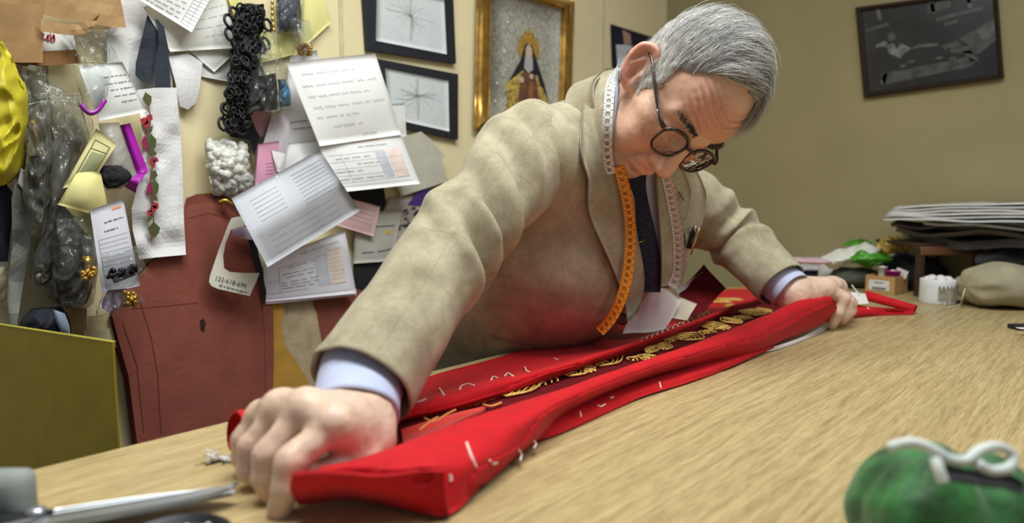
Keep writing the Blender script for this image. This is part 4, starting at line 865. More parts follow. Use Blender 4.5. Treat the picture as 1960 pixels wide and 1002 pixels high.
# gold cord along the seam and loose cords near the hand
g = np.array([np.array(PZ(a, b-2, .0075)) for a, b, _ in r3[1:8]]); q = catmull(g, 90); q[:, 2] += .0008*np.sin(np.arange(90)*2.2); mesh('gold_cord', *tube(q, .0011, 5), GOLD, cl)
g = np.array([np.array(PZ(a, b-9, .009)) for a, b, _ in [(975, 790, 0), (1098, 750, 0), (1228, 706, 0), (1348, 664, 0)]]); q = catmull(g, 80); q[:, 1] += .0012*np.sin(np.arange(80)*1.3); mesh('gold_cord', *tube(q, .0009, 5), GOLD, cl)
for pts in ([(802, 832), (822, 816), (838, 806)], [(838, 812), (856, 800), (872, 792)], [(812, 808), (826, 815), (836, 812)], [(925, 782), (940, 785), (960, 778)]):
    mesh('gold_cord', *tube(catmull([onband(a, b, .004) for a, b in pts], 10), .0014, 6), mat('pale_gold_cord', (232, 160, 84), .5, .1), cl)
# light panel piece by the hand
V, F = slab(np.array([catmull([PZ(a, b, .010) for a, b in [(768, 822), (820, 806), (875, 790), (930, 778)]], 12), catmull([PZ(a, b, .011) for a, b in [(772, 850), (815, 838), (860, 815), (925, 786)]], 12)]).transpose(1, 0, 2), .002, (0, 0, 1)); mesh('facing_piece', V, F, mat('orange_red_facing', (214, 44, 30), .6, .05, sheen=.2), cl)
# basting stitches
allV, allF = join((cV1, cF1), (cV3, cF3), (cV4, cF4), (cV7, cF7)); BA = BVHTree.FromPolygons(allV.tolist(), allF)
def stitch(pts, r=.0011):
    q = catmull([onband(a, b, r*.8, BA) for a, b in pts], max(6, 4*len(pts))); return mesh('basting_stitch', *tube(q, r, 5), CREAM, cl)
for s_ in [[(796, 772), (806, 770), (815, 766)], [(841, 745), (846, 752), (850, 759)], [(880, 748), (884, 740), (896, 737), (908, 740)], [(940, 730), (944, 723), (952, 725)], [(966, 722), (972, 716), (982, 722)], [(1004, 704), (1008, 712), (1013, 714)], [(893, 850), (902, 875), (912, 898)], [(861, 912), (864, 918), (862, 924)], [(936, 884), (944, 890), (952, 888)],
           [(1110, 790), (1112, 800)], [(1143, 777), (1150, 780), (1158, 776)], [(1262, 733), (1265, 745)], [(1168, 764), (1174, 762)], [(1590, 612), (1592, 602)], [(1684, 578), (1690, 580)], [(1660, 590), (1663, 593)], [(1712, 580), (1716, 582)], [(1060, 688), (1068, 690)], [(992, 862), (998, 872), (996, 884)], [(1020, 845), (1026, 852), (1022, 860)]]: stitch(s_)
for i in range(13):
    t = i/12; a = lerp(1232, 1352, t); b = lerp(651, 602, t); stitch([(a-5, b+3), (a, b-4), (a+5, b-3), (a+6, b)], .0009)
# ================================================================== pinned papers, bags and pictures on the wall
WP = (236, 236, 234)
CLEAR = plastic('clear_plastic', (225, 230, 228), .05, .10, .30); SMOKE = plastic('grey_plastic', (150, 150, 144), .24, .14, .30); FROST = plastic('frosted_plastic', (196, 196, 200), .40, .2, .25)
BLK = mat('black_cloth', (22, 22, 30), .85, .2, 60); NAVY = mat('dark_navy_felt', (44, 50, 62), .9, .12, 120, .3, 500); BLKT = mat('black_braid', (16, 16, 20), .6, .2, 200)
KRAFT = mat('kraft_paper', (158, 124, 84), .85, .08, 25, .3, 90); KRAFT2 = mat('kraft_paper_light', (172, 138, 96), .85, .08, 25, .3, 90); BRASS = mat('brass_beads', (200, 158, 70), .3, .2, 300, metal=.7); WHC = mat('white_cotton_cloth', (226, 226, 228), .85, .04, 14, .3, 300)
def ink(o, part, m=None, name='handwriting'):
    if part is not None and len(part[0]): mesh(name, part[0], part[1], m or INK, o)

# --- picture frames
def quadgrid(q, off, n=2): return np.array([[PY(*lerp(lerp(np.array(q[0], float), np.array(q[1], float), u), lerp(np.array(q[3], float), np.array(q[2], float), u), v), off) for v in np.linspace(0, 1, n)] for u in np.linspace(0, 1, n)])
def drawing(outer, inner, label, seed):
    o = thing('framed_drawing', label, 'picture', PY(*outer[3], .01), 'framed drawings')
    mesh('mount', *slab(quadgrid(outer, .012), .010, WN), mat('black_mount', (24, 27, 36), .6, .1), o, smooth=False)
    sh = Sheet(inner, .0135, bend=0, wr=0); mesh('drawing_sheet', *slab(sh.grid(), .0008, WN), mat('pale_sketch_paper', (204, 210, 212), .7, .03), o)
    rnd = random.Random(seed); parts = []
    c = (.5, .42)
    for k in range(26):
        a = rnd.uniform(0, 6.28); L = rnd.uniform(.12, .36); b = a+rnd.uniform(-.6, .6); pts = [(c[0]+L*t*math.cos(lerp(a, b, t))*1.1, c[1]+L*t*math.sin(lerp(a, b, t))) for t in np.linspace(0, 1, 9)]
        parts.append(ribbon([sh.at(min(max(u, .03), .97), min(max(v, .03), .97), .0008) for u, v in pts], .0005))
    for k in range(5): parts.append(ribbon([sh.at(.5+.02*math.sin(t*9+k), .08+.8*t, .0008) for t in np.linspace(0, 1, 14)], .0005))
    V, F = join(*parts); mesh('pencil_drawing', V, F, mat('pencil_line', (172, 176, 172), .8), o)
drawing([(694, -45), (867, -22), (873, 122), (703, 96)], [(722, -28), (850, 0), (855, 104), (720, 78)], 'upper of two black-mounted plant drawings beside the gold frame', 1)
drawing([(720, 112), (877, 142), (877, 268), (728, 236)], [(738, 131), (858, 155), (860, 252), (744, 226)], 'lower black-mounted plant drawing partly behind the white letter', 2)

gf = thing('gilt_picture', 'gold-framed picture of a crowned saint in robes', 'picture', PY(1003, 270, .02))
OUT = [(914, -48), (1100, 2), (1092, 262), (907, 250)]
def frame_bar(a, b, a2, b2, o0, o1, name, m):
    n = 5; G = []
    for s, o_ in zip(np.linspace(0, 1, 7), o0+(o1-o0)*np.sin(np.linspace(.1, math.pi-.1, 7))*np.array([1, .72, 1, .8, 1, .7, .9])):
        G.append([PY(*lerp(lerp(np.array(a, float), np.array(a2, float), s), lerp(np.array(b, float), np.array(b2, float), s), t), o_) for t in np.linspace(0, 1, n)])
    V, F = slab(np.array(G), .006, WN); mesh(name, V, F, m, gf)
GILT = mat('gilt_frame', (196, 152, 76), .3, .2, 40, metal=.75); inn = [(941, -20), (1074, 18), (1067, 240), (937, 226)]
for i in range(4):
    j = (i+1) % 4; frame_bar(OUT[i], OUT[j], inn[i], inn[j], .012, .030, 'frame_bar', GILT)
shp = Sheet(inn, .012, bend=0, wr=0, nu=6, nv=6); mesh('picture_panel', *slab(shp.grid(), .002, WN), mat('silver_brocade', (176, 174, 162), .5, .25, 190, .5, 260), gf)
def flat(pts, lift, m, name, dome=.0):
    P2 = []
    c = np.mean(np.array(pts), 0)
    from mathutils.geometry import tessellate_polygon
    V = [shp.at(u, v, lift) for u, v in pts]; F = tessellate_polygon([[Vector((u, v, 0)) for u, v in pts]]); mesh(name, V, F, m, gf)
def ellp(cx, cy, rx, ry, n=20): return [(cx+rx*math.cos(t), cy+ry*math.sin(t)) for t in np.linspace(0, 2*math.pi, n, endpoint=False)]
GD = mat('antique_gold_print', (186, 144, 62), .5, .35, 160); 
halo = [(.55+(.135 if k % 2 else .115)*math.cos(t)*1.25, .40+(.135 if k % 2 else .115)*math.sin(t)) for k, t in enumerate(np.linspace(0, 2*math.pi, 40, endpoint=False))]
flat(halo, .0010, GD, 'halo', .001); flat([(.47, .29), (.50, .24), (.53, .27), (.55, .22), (.58, .27), (.61, .24), (.63, .29)], .0012, GD, 'crown')
flat([(.50, .36), (.60, .36), (.66, .46), (.80, .68), (.86, .82), (.72, .80), (.70, .60), (.42, .62), (.38, .78), (.22, .80), (.26, .70), (.44, .50)], .0014, mat('black_veil_print', (26, 24, 30), .7), 'veil', .001)
flat([(.22, .72), (.48, .58), (.52, .66), (.40, .78), (.44, 1.0), (.20, 1.0), (.26, .84)], .0018, mat('gold_mantle_print', (196, 166, 84), .6, .4, 120), 'mantle'); flat([(.66, .60), (.80, .74), (.88, .86), (.84, 1.0), (.72, 1.0), (.70, .80)], .0018, mat('gold_mantle_print', (196, 166, 84), .6, .4, 120), 'mantle')
flat([(.46, .60), (.66, .60), (.72, .82), (.74, 1.0), (.40, 1.0), (.42, .80)], .0020, mat('brown_robe_print', (112, 74, 52), .7, .3, 60), 'robe'); flat([(.56, .66), (.62, .66), (.64, 1.0), (.57, 1.0)], .0024, mat('tan_scapular_print', (158, 104, 60), .7, .2), 'scapular')
flat(ellp(.555, .425, .050, .062), .0020, mat('face_print', (206, 178, 160), .7, .1), 'face', .001); flat([(.50, .46), (.61, .46), (.62, .56), (.555, .60), (.49, .56)], .0022, mat('wimple_print', (178, 176, 178), .7, .1), 'wimple')
flat(ellp(.46, .66, .035, .025), .0026, mat('face_print', (206, 178, 160), .7), 'hand'); flat(ellp(.60, .62, .030, .022), .0026, mat('face_print', (206, 178, 160), .7), 'hand')
for u, v in ((.24, .22), (.20, .46), (.72, .38), (.10, .72), (.08, .86)): flat(ellp(u, v, .012, .010, 8), .002, mat('sequin', (250, 250, 246), .1), 'sequin', .002)

# --- small snapshot behind the head
ph, shh = paper('snapshot', [(1169, 46), (1258, 74), (1256, 138), (1172, 130)], .004, (36, 36, 52), 'small dark group snapshot pinned behind the man\'s head', 'photo', bend=0, wr=0)
for pts, c in (([(.25, .05), (.42, .10), (.44, .40), (.28, .38)], (176, 140, 122)), ([(.10, .45), (.45, .36), (.58, .95), (.12, .98)], (198, 204, 216)), ([(.62, .18), (.85, .22), (.86, .52), (.64, .50)], (34, 26, 26)), ([(.68, .42), (.84, .44), (.82, .70), (.70, .68)], (170, 126, 108)), ([(.36, .55), (.44, .55), (.44, .98), (.34, .98)], (40, 46, 70))):
    V = [shh.at(u, v, .0008) for u, v in pts]; mesh('photo_print', V, [(0, 1, 2, 3)], mat('print_%d_%d_%d' % c, c, .5, .1), ph)

# --- brown card garment patterns (back) and leather pieces below
LEA = mat('red_brown_card', (140, 74, 60), .8, .10, 16, .35, 120); LEA2 = mat('red_brown_card_edge', (122, 62, 50), .8, .1, 16)
base = [(352, 470), (352, 398), (372, 390), (402, 388), (430, 394), (450, 408), (470, 440), (490, 480), (510, 540), (522, 595), (523, 680), (520, 790), (516, 900), (268, 930), (262, 845), (246, 720), (226, 650), (214, 602), (240, 560), (290, 500)]
for i in range(5):
    pts = [(a+(4-i)*(-2.5 if a < 300 else 1.0), b-(4-i)*(4.5 if b < 480 else 0)+ (0 if b < 480 else (4-i)*1.5)) for a, b in base]
    o = polysheet('card_pattern', pts, .014+.005*i, LEA if i == 4 else LEA2, ['rearmost red-brown card pattern of the hanging stack', 'red-brown card pattern second from the back of the stack', 'middle red-brown card pattern of the hanging stack', 'red-brown card pattern just behind the front one of the stack', 'front red-brown card pattern of the stack, with a small torn hole'][i], 'pattern', th=.0024, sub=2, group='red-brown card patterns')
    if i == 4:
        top_pattern = o
        seg = lambda pts, w: ribbon([PY(a, b, .0345) for a, b in pts], w)
        for V, F in (seg([(262, 560), (275, 600), (290, 650), (302, 720), (308, 830)], .0015), seg([(235, 620), (262, 700), (275, 830)], .0015), seg([(250, 592), (300, 588), (380, 580)], .0008), seg([(500, 560), (506, 640), (508, 760)], .0008), seg([(360, 418), (400, 408), (440, 420)], .0008)): mesh('crease_line', V, F, mat('pattern_crease', (84, 40, 32), .8), o)
        polysheet('torn_hole', [(383, 614), (390, 610), (394, 620), (390, 636), (384, 630)], .0352, mat('hole_dark', (44, 22, 18), .9), th=.0008, parent=o, sub=0)
polysheet('card_pattern', [(600, 560), (668, 548), (700, 560), (690, 640), (650, 760), (600, 740)], .016, LEA, 'small red-brown card pattern under the white form sheet by the sleeve', 'pattern', th=.003, sub=2)
polysheet('card_pattern', [(528, 560), (590, 560), (606, 600), (622, 690), (640, 800), (540, 820)], .020, mat('beige_cork', (190, 172, 140), .9, .12, 40, .4, 90), 'beige pattern piece with punched marks beside the ochre one', 'pattern', th=.003, sub=2)
for a, b in ((558, 598), (552, 618), (590, 630), (557, 655)): polysheet('punched_mark', [(a-3, b-5), (a+3, b-4), (a+4, b+4), (a-2, b+5)], .022, mat('hole_dark', (44, 22, 18), .9), 'dark punched mark on the beige pattern', 'mark', th=.0008, sub=0, group='punched marks') if False else None
polysheet('card_pattern', [(518, 580), (536, 578), (544, 592), (538, 625), (545, 660), (585, 720), (606, 770), (600, 860), (516, 860)], .026, mat('ochre_card', (196, 148, 62), .8, .1, 20), 'ochre yellow pattern piece right of the red-brown stack', 'pattern', th=.003, sub=2)
# black and yellow garment showing between sleeve and chest
polysheet('dark_garment', [(845, 640), (905, 540), (935, 560), (935, 740), (820, 760)], .02, BLK, 'black garment hanging behind the man beside his elbow', 'garment', sub=2)
polysheet('yellow_strap', [(893, 552), (908, 560), (896, 600), (890, 650), (880, 640), (868, 615)], .03, mat('signal_yellow', (232, 214, 40), .6), 'bright yellow reflective strap behind the elbow', 'strap', sub=1)
polysheet('yellow_strap', [(836, 665), (842, 668), (848, 715), (838, 715)], .03, mat('signal_yellow', (232, 214, 40), .6), 'thin yellow strip above the table edge by the cuff', 'strap', sub=1)
polysheet('grey_binder', [(815, 668), (832, 664), (836, 720), (815, 722)], .025, mat('slate_card', (92, 104, 116), .6), 'slate grey card standing behind the table by the cuff', 'card', sub=0)

# --- white cloths and papers, top left
polysheet('white_pattern', [(200, -20), (330, -20), (334, 90), (330, 172), (258, 172), (222, 130), (205, 60)], .006, WHC, 'large white cloth pattern hanging behind the navy strip', 'cloth', sub=3, wr=.004)
polysheet('white_card', [(205, 70), (238, 66), (248, 90), (246, 150), (215, 155), (205, 120)], .012, mat('white_card', (220, 222, 220), .7, .03), 'white card with rounded corners behind the gathered plastic bag', 'card', sub=1)
ob, s5 = paper('note', [(362, 97), (425, 52), (456, 95), (410, 138)], .012, WP, 'white paper pointing down beside the black looped braid', bend=.002)
ob, s6 = paper('note', [(380, 118), (452, 118), (446, 158), (384, 146)], .006, (226, 226, 222), 'white paper lying behind the pointed paper', bend=.001)
polysheet('white_pouch', [(322, 108), (360, 102), (388, 120), (383, 165), (376, 196), (360, 210), (344, 204), (336, 160)], .014, WHC, 'white cloth pouch hanging right of the navy strip', 'pouch', th=.008, sub=2, bulge=.008)
ob, s4 = paper('note', [(274, 14), (425, -40), (452, 92), (326, 99)], .022, (232, 233, 228), 'large cream note under the ruled sheet at the top', bend=.010, curl=(.012, 0, 0, 0), seed=2); ink(ob, scribble_rows(s4, [(.55, .95, .36), (.5, .95, .5), (.5, .9, .64), (.6, .95, .78)], .010, seed=4), INKP)
ob, s3 = paper('ruled_sheet', [(300, -72), (425, -45), (367, 62), (248, -12)], .042, (238, 239, 238), 'ruled handwritten sheet tilted at the top edge of the wall', bend=.008, seed=3, curl=(0, 0, .012, 0)); ink(ob, scribble_rows(s3, [(.08, .75, v) for v in (.62, .72, .82, .91)], .018, .0007, 5)); ink(ob, lines_on(s3, [((.80, .3), (.80, .97)), ((.9, .3), (.9, .97))]+[((.8, v), (1, v)) for v in np.linspace(.45, .95, 9)], .0006), RULE, 'rules')
# navy strip folded over
st = thing('navy_strip', 'dark navy felt strip folded over and hanging in two tails', 'strip', PY(300, 250, .03))
polysheet('short_tail', [(283, 24), (312, 40), (316, 80), (298, 110), (290, 158), (272, 158), (259, 144), (260, 120), (272, 70)], .026, NAVY, th=.004, parent=st, sub=2, wr=.003)
polysheet('long_tail', [(300, 36), (314, 52), (323, 95), (326, 150), (329, 200), (333, 246), (318, 248), (303, 238), (296, 170), (298, 110), (304, 80)], .034, NAVY, th=.004, parent=st, sub=2, wr=.003)
# embroidered white stole
stole = polysheet('embroidered_stole', [(262, 172), (300, 168), (338, 168), (346, 260), (350, 340), (352, 420), (356, 488), (300, 493), (267, 497), (254, 440), (252, 400), (262, 360), (274, 330), (272, 250)], .044, WHC, 'white stole with an embroidered climbing flower stem', 'stole', th=.003, sub=3, wr=.006)
GRN = mat('leaf_green_thread', (74, 92, 44), .7, .25, 400); CRM = mat('crimson_thread', (178, 44, 52), .6, .2, 400); MAG = mat('magenta_thread', (150, 30, 84), .6, .2, 400); STEM = mat('stem_brown_thread', (120, 58, 58), .7)
def leafp(cx, cy, L, W, a, m, nm):
    L *= 1.3; W *= 1.4
    d = np.array([math.cos(a), math.sin(a)]); n = np.array([-d[1], d[0]]); c = np.array([cx, cy]); pts = [c-d*L/2, c-d*L*.1+n*W/2, c+d*L*.25+n*W*.35, c+d*L/2, c+d*L*.25-n*W*.35, c-d*L*.1-n*W/2]
    polysheet(nm, [tuple(p) for p in pts], .0535, m, th=.0015, parent=stole, sub=0)
sp = catmull([(282, 186), (284, 206), (288, 230), (280, 262), (290, 290), (292, 318), (288, 342), (294, 370), (290, 395), (294, 420), (290, 462)], 40); mesh('embroidered_stem', *ribbon([PY(a, b, .054) for a, b in sp], .0022), STEM, stole)
for a, b, L, W, an, m, nm in ((282, 190, 22, 13, 1.3, GRN, 'leaf'), (276, 232, 14, 11, .4, CRM, 'petal'), (286, 226, 13, 10, 2.2, CRM, 'petal'), (282, 240, 13, 10, 1.5, CRM, 'petal'), (286, 250, 18, 7, 2.2, GRN, 'leaf'), (277, 275, 24, 9, 1.5, MAG, 'bud'), (291, 272, 26, 13, 1.4, GRN, 'leaf'), (292, 294, 13, 10, .1, GRN, 'leaf'), (292, 312, 16, 9, 1.2, CRM, 'petal'), (297, 306, 12, 8, .4, MAG, 'petal'), (294, 335, 16, 11, 1.9, GRN, 'leaf'), (297, 358, 24, 11, 1.4, GRN, 'leaf'), (286, 361, 20, 8, 1.6, MAG, 'bud'), (296, 378, 16, 6, .9, GRN, 'leaf'), (293, 400, 14, 9, 2.4, CRM, 'petal'), (298, 394, 13, 9, 1.0, CRM, 'petal'), (287, 408, 12, 8, .5, CRM, 'petal'), (287, 418, 16, 6, 2.2, GRN, 'leaf'), (295, 440, 24, 17, 1.5, GRN, 'leaf')): leafp(a, b, L, W, an, m, nm)

# --- kraft paper patterns, top left corner
polysheet('kraft_pattern', [(-40, -30), (82, -30), (82, 120), (40, 120), (15, 118), (-40, 112)], .040, KRAFT, 'brown kraft paper pattern with pencil lines in the top left corner', 'pattern', th=.0012, sub=2, wr=.003)
polysheet('kraft_pattern', [(78, -30), (225, -30), (242, 53), (215, 52), (180, 46), (120, 36), (78, 28)], .034, KRAFT2, 'wide brown kraft pattern at the top beside the white cloth', 'pattern', th=.0012, sub=2, wr=.003)
polysheet('kraft_strip', [(78, 36), (110, 44), (150, 47), (175, 40), (191, 27), (180, 50), (165, 64), (140, 68), (110, 65), (78, 60)], .050, KRAFT2, 'curling brown kraft strip with a lifted pointed end', 'paper', th=.0012, sub=2, offs=[0, 0, 0, .012, .03, .02, .008, 0, 0, 0])
polysheet('kraft_strip', [(20, 118), (60, 110), (80, 98), (145, 95), (156, 121), (100, 125), (40, 126)], .030, mat('kraft_paper_dark', (140, 100, 58), .85, .1), 'lower darker brown kraft strip above the plastic bags', 'paper', th=.0012, sub=2)
cdw = polysheet('lettered_card', [(78, 58), (140, 62), (146, 98), (78, 98)], .022, mat('white_card', (220, 222, 220), .7), 'white card with red script showing between the kraft papers', 'card', th=.001, sub=1)
V, F = join(*[ribbon(catmull([PY(a, b, .0235) for a, b in q], 10), .0020) for q in ([(84, 64), (82, 72), (88, 76), (92, 68)], [(92, 66), (92, 80)], [(96, 64), (98, 76), (103, 66), (104, 74)], [(94, 76), (100, 80), (105, 76), (102, 70)])]); mesh('red_script', V, F, mat('red_print', (150, 40, 46), .7), cdw)

# --- bags on the left
def bag(name, label, rows, off, depth, m=CLEAR, crumple=.006, csc=30, seed=0, contents=(), cat='bag', **kw):
    t = thing(name, label, cat, PY((rows[-1][0]+rows[-1][2])/2, rows[-1][1], off))
    V, F = pillow(rows, off, depth, 60, 44, crumple*1.15, csc, seed, **kw); mesh('bag_film', V, F, m, t)
    for (nm, rws, o_, d_, mm, cr, cs) in contents:
        V, F = pillow(rws, o_, d_, 18, 16, cr, cs, seed+3); mesh(nm, V, F, mm, t)
    return t
YB = mat('yellow_plastic', (196, 184, 38), .48, .10, 14, .4, 60)
bag('yellow_bag', 'crumpled yellow plastic bag at the left edge of the wall', [(-60, 60, 0, 80), (-60, 130, 26, 128), (-60, 190, 50, 195), (-60, 250, 50, 260), (-60, 310, 44, 315), (-60, 350, 18, 350), (-40, 362, -5, 362)], .05, .07, YB, .020, 20, 3)
DARKC = mat('dark_beads', (38, 36, 36), .4, .5, 260, .8, 300); GREYC = mat('grey_metal_trim', (120, 116, 104), .35, .4, 200, .8, 220, metal=.5)
bag('plastic_bag', 'crinkled clear bag right below the kraft paper corner', [(28, 124, 92, 124), (40, 150, 94, 160), (50, 180, 92, 190), (58, 214, 88, 216)], .02, .028, SMOKE, .010, 40, 5)
bag('plastic_bag', 'gathered clear plastic bag neck under the curling kraft strip', [(122, 66, 226, 52), (134, 84, 214, 78), (142, 100, 222, 100), (150, 124, 232, 122)], .028, .030, CLEAR, .010, 34, 7)
bag('plastic_bag', 'large grey plastic bag of dark trims in the hanging cluster', [(48, 130, 150, 190), (60, 220, 165, 235), (70, 300, 175, 300), (62, 400, 185, 400), (70, 500, 188, 500), (92, 570, 178, 570), (110, 592, 160, 592)], .020, .060, SMOKE, .010, 24, 9,
    [('dark_trim', [(78, 380, 160, 380), (75, 450, 175, 450), (82, 520, 182, 520), (98, 568, 170, 572), (115, 588, 155, 588)], .022, .046, DARKC, .004, 60), ('gold_braid', [(52, 230, 66, 226), (62, 270, 78, 262), (70, 296, 88, 292)], .05, .012, BRASS, .003, 90)])
bag('plastic_bag', 'long narrow clear bag with silver trim at its foot', [(112, 270, 150, 270), (92, 340, 130, 345), (85, 420, 110, 425), (62, 490, 105, 490), (58, 545, 90, 548)], .070, .030, CLEAR, .006, 34, 11,
    [('silver_trim', [(68, 500, 102, 500), (64, 530, 98, 530), (70, 546, 88, 546)], .075, .018, GREYC, .004, 90)])
bag('plastic_bag', 'creased clear bag hanging between the yellow bag and the long narrow bag', [(50, 200, 95, 190), (52, 260, 100, 255), (44, 330, 98, 330), (50, 400, 92, 400), (58, 450, 84, 450)], .075, .030, SMOKE, .010, 40, 35, [('dark_trim', [(56, 300, 90, 296), (54, 350, 92, 350), (60, 400, 86, 400)], .076, .02, DARKC, .004, 60)])
bag('plastic_bag', 'clear bag with a crumpled mouth behind the handwritten note', [(92, 185, 160, 178), (96, 220, 172, 215), (104, 260, 178, 250), (112, 300, 150, 290)], .060, .030, CLEAR, .012, 38, 37)
bag('plastic_bag', 'clear bag of dark tassels at the foot of the hanging cluster', [(100, 420, 160, 415), (96, 480, 168, 480), (104, 540, 172, 545), (118, 585, 160, 588)], .085, .028, CLEAR, .008, 40, 39, [('dark_tassel', [(104, 470, 156, 466), (104, 520, 164, 520), (116, 575, 158, 578)], .086, .020, DARKC, .004, 70)])
# note with bag and purple clip
nb_, sn = paper('note', [(150, 128), (234, 118), (281, 214), (190, 232)], .072, (232, 236, 234), 'handwritten white note hanging behind a clear bag with a purple edge', bend=.010, seed=8, curl=(.0, .012, 0, .01)); ink(nb_, scribble_rows(sn, [(.45, .95, .25), (.42, .98, .38), (.48, .97, .50), (.5, .96, .62), (.60, .92, .74)], .014, .0008, 6))
bg = bag('plastic_bag', 'small clear bag with a purple edge lying over the white note', [(140, 124, 186, 122), (142, 145, 212, 136), (152, 175, 208, 165), (160, 200, 202, 192), (168, 216, 190, 214)], .088, .014, CLEAR, .005, 40, 13)
mesh('purple_edge', *tube(catmull([PY(154, 200, .104), PY(170, 216, .108), PY(186, 212, .108), PY(201, 192, .106)], 16), .0035, 8), mat('purple_plastic', (140, 30, 150), .25, .1), bg)
mg = mat('magenta_sheet', (176, 24, 178), .5, .08)
o = thing('magenta_sheet', 'curled magenta plastic sheet beside the embroidered stole', 'sheet', PY(258, 370, .05))
mesh('flat_part', *slab(np.array([[PY(lerp(lerp(229, 249, u), lerp(262, 284, u), v), lerp(lerp(240, 236, u), lerp(334, 328, u), v), .052+.01*math.sin(3*u)) for v in np.linspace(0, 1, 12)] for u in np.linspace(0, 1, 8)]), .001, WN), mg, o)
mesh('curled_part', *slab(np.array([[PY(lerp(lerp(262, 284, u), lerp(228, 260, u), math.sin(v*1.57)), lerp(lerp(334, 326, u), lerp(352, 370, u), v), .052+.022*math.sin(v*math.pi)) for v in np.linspace(0, 1, 14)] for u in np.linspace(0, 1, 8)]), .001, WN), mg, o)
bag('plastic_bag', 'frosted bag holding black trim between yellow notes and magenta sheet', [(188, 236, 228, 234), (196, 270, 242, 275), (200, 310, 255, 320), (192, 345, 262, 342), (205, 364, 230, 362)], .058, .022, FROST, .003, 30, 15,
    [('black_trim', [(196, 318, 235, 314), (190, 340, 252, 340), (205, 360, 226, 360)], .074, .018, BLK, .004, 70)])
yn, sy = paper('yellow_note', [(184, 246), (223, 276), (180, 345), (120, 361)], .088, (222, 216, 158), 'yellow printed form folded at the top of the notes', bend=.012, seed=5, curl=(.01, 0, 0, .015))
ink(yn, lines_on(sy, [((.2, .15), (.85, .15)), ((.2, .3), (.85, .3)), ((.2, .15), (.2, .9)), ((.85, .15), (.85, .9)), ((.2, .9), (.85, .9))], .0012), mat('olive_print', (104, 110, 84), .8), 'form_lines'); mesh('form_block', *patch_on(sy, .3, .35, .8, .85), mat('olive_block_print', (170, 176, 136), .8), yn)
yp, s7 = paper('yellow_note', [(152, 322), (193, 332), (212, 420), (110, 392)], .096, (226, 220, 152), 'crumpled yellow note hanging below the printed form', bend=.014, seed=6, wr=.008)
yp, s8 = paper('yellow_note', [(118, 388), (206, 400), (200, 486), (176, 462)], .082, (214, 210, 150), 'lower yellow note behind the clipped receipt', bend=.006, seed=7)
# receipt clipped with a bag of black trim, and bag of gold beads
rc, s9 = paper('receipt', [(172, 402), (236, 380), (268, 548), (196, 562)], .100, (224, 224, 236), 'long receipt stapled to a bag with black twisted trim', bend=.006, seed=9); ink(rc, lines_on(s9, [((.12, v), (.92, v)) for v in np.linspace(.38, .80, 9)]+[((.12, .38), (.12, .85))], .0006), RULE, 'rules'); ink(rc, scribble_rows(s9, [(.35, .9, .20), (.3, .7, .30)], .012, .0008, 8)); mesh('orange_heading', *patch_on(s9, .62, .06, .90, .09), ORI, rc)
bk = bag('plastic_bag', 'small clear bag with shiny black twisted trim below the receipt', [(196, 490, 262, 470), (196, 515, 280, 515), (200, 545, 270, 535), (205, 556, 250, 550)], .112, .018, CLEAR, .004, 50, 17)
parts = []
for k in range(14):
    a = (k*37 % 100)/100; q = catmull([PY(206+52*a, 532-14*a+6*math.sin(k), .122), PY(214+46*a, 522-10*a+5*math.cos(k*2), .130), PY(222+40*a, 540-16*a, .124)], 8); parts.append(tube(q, .0032, 6))
V, F = join(*parts); mesh('black_trim', V, F, mat('shiny_black', (18, 20, 26), .15), bk)
bk = bag('plastic_bag', 'small clear bag of gold beads with a lilac paper inside', [(196, 558, 252, 552), (192, 575, 268, 566), (184, 596, 270, 582), (186, 606, 210, 602)], .100, .020, CLEAR, .004, 50, 19)
polysheet('lilac_paper', [(206, 556, ), (244, 552), (232, 590), (206, 598), (190, 586)], .112, mat('lilac_paper', (206, 184, 214), .7), th=.0006, parent=bk, sub=1)
parts = []
for k in range(34): parts.append(sph(PY(244+random.uniform(-9, 16), 572+random.uniform(-12, 14), .110+random.uniform(0, .008)), .0042, 5, 8))
V, F = join(*parts); mesh('gold_beads', V, F, BRASS, bk, kind='stuff')
gt = bag('plastic_bag', 'slim bag with a gold bead tassel left of the receipt', [(150, 450, 182, 452), (154, 490, 186, 490), (154, 530, 186, 530), (160, 556, 182, 556)], .092, .020, CLEAR, .003, 40, 21, [('gold_fringe', [(156, 490, 182, 490), (156, 515, 184, 515), (158, 532, 182, 532)], .094, .016, BRASS, .002, 150)])
V, F = join(*[sph(PY(170+12*math.cos(k*1.1), 520+4*(k % 3)+6*math.sin(k*.9), .112), .004, 5, 8) for k in range(16)]); mesh('beads', V, F, BRASS, gt)
# darker things at the far left
polysheet('dark_garment', [(-40, 352), (10, 350), (26, 372), (22, 430), (15, 500), (-40, 505)], .05, mat('night_blue_cloth', (20, 24, 40), .85, .2), 'night blue cloth hanging under the yellow bag', 'garment', sub=2, wr=.008)
polysheet('grey_film_strip', [(34, 330), (62, 324), (72, 338), (56, 372), (62, 420), (56, 480), (42, 560), (30, 640), (20, 640), (14, 560), (24, 460), (22, 380)], .066, mat('grey_translucent_strip', (132, 134, 128), .5, .12), 'long grey tapering strip hanging left of the clear bags', 'strip', th=.002, sub=2, wr=.006)
polysheet('white_tag', [(40, 322), (72, 338), (52, 372), (34, 350)], .074, mat('white_card', (220, 222, 220), .7), 'white rounded tag below the yellow bag', 'tag', th=.001, sub=1)
bag('plastic_bag', 'clear bag with a yellowish label at the left edge', [(-30, 500, 16, 502), (-30, 540, 18, 545), (-30, 585, 14, 590)], .07, .014, CLEAR, .003, 40, 23, [('label_card', [(-20, 508, 8, 510), (-20, 550, 14, 555), (-20, 578, 12, 580)], .072, .006, mat('straw_label', (196, 190, 140), .7), 0, 20)])
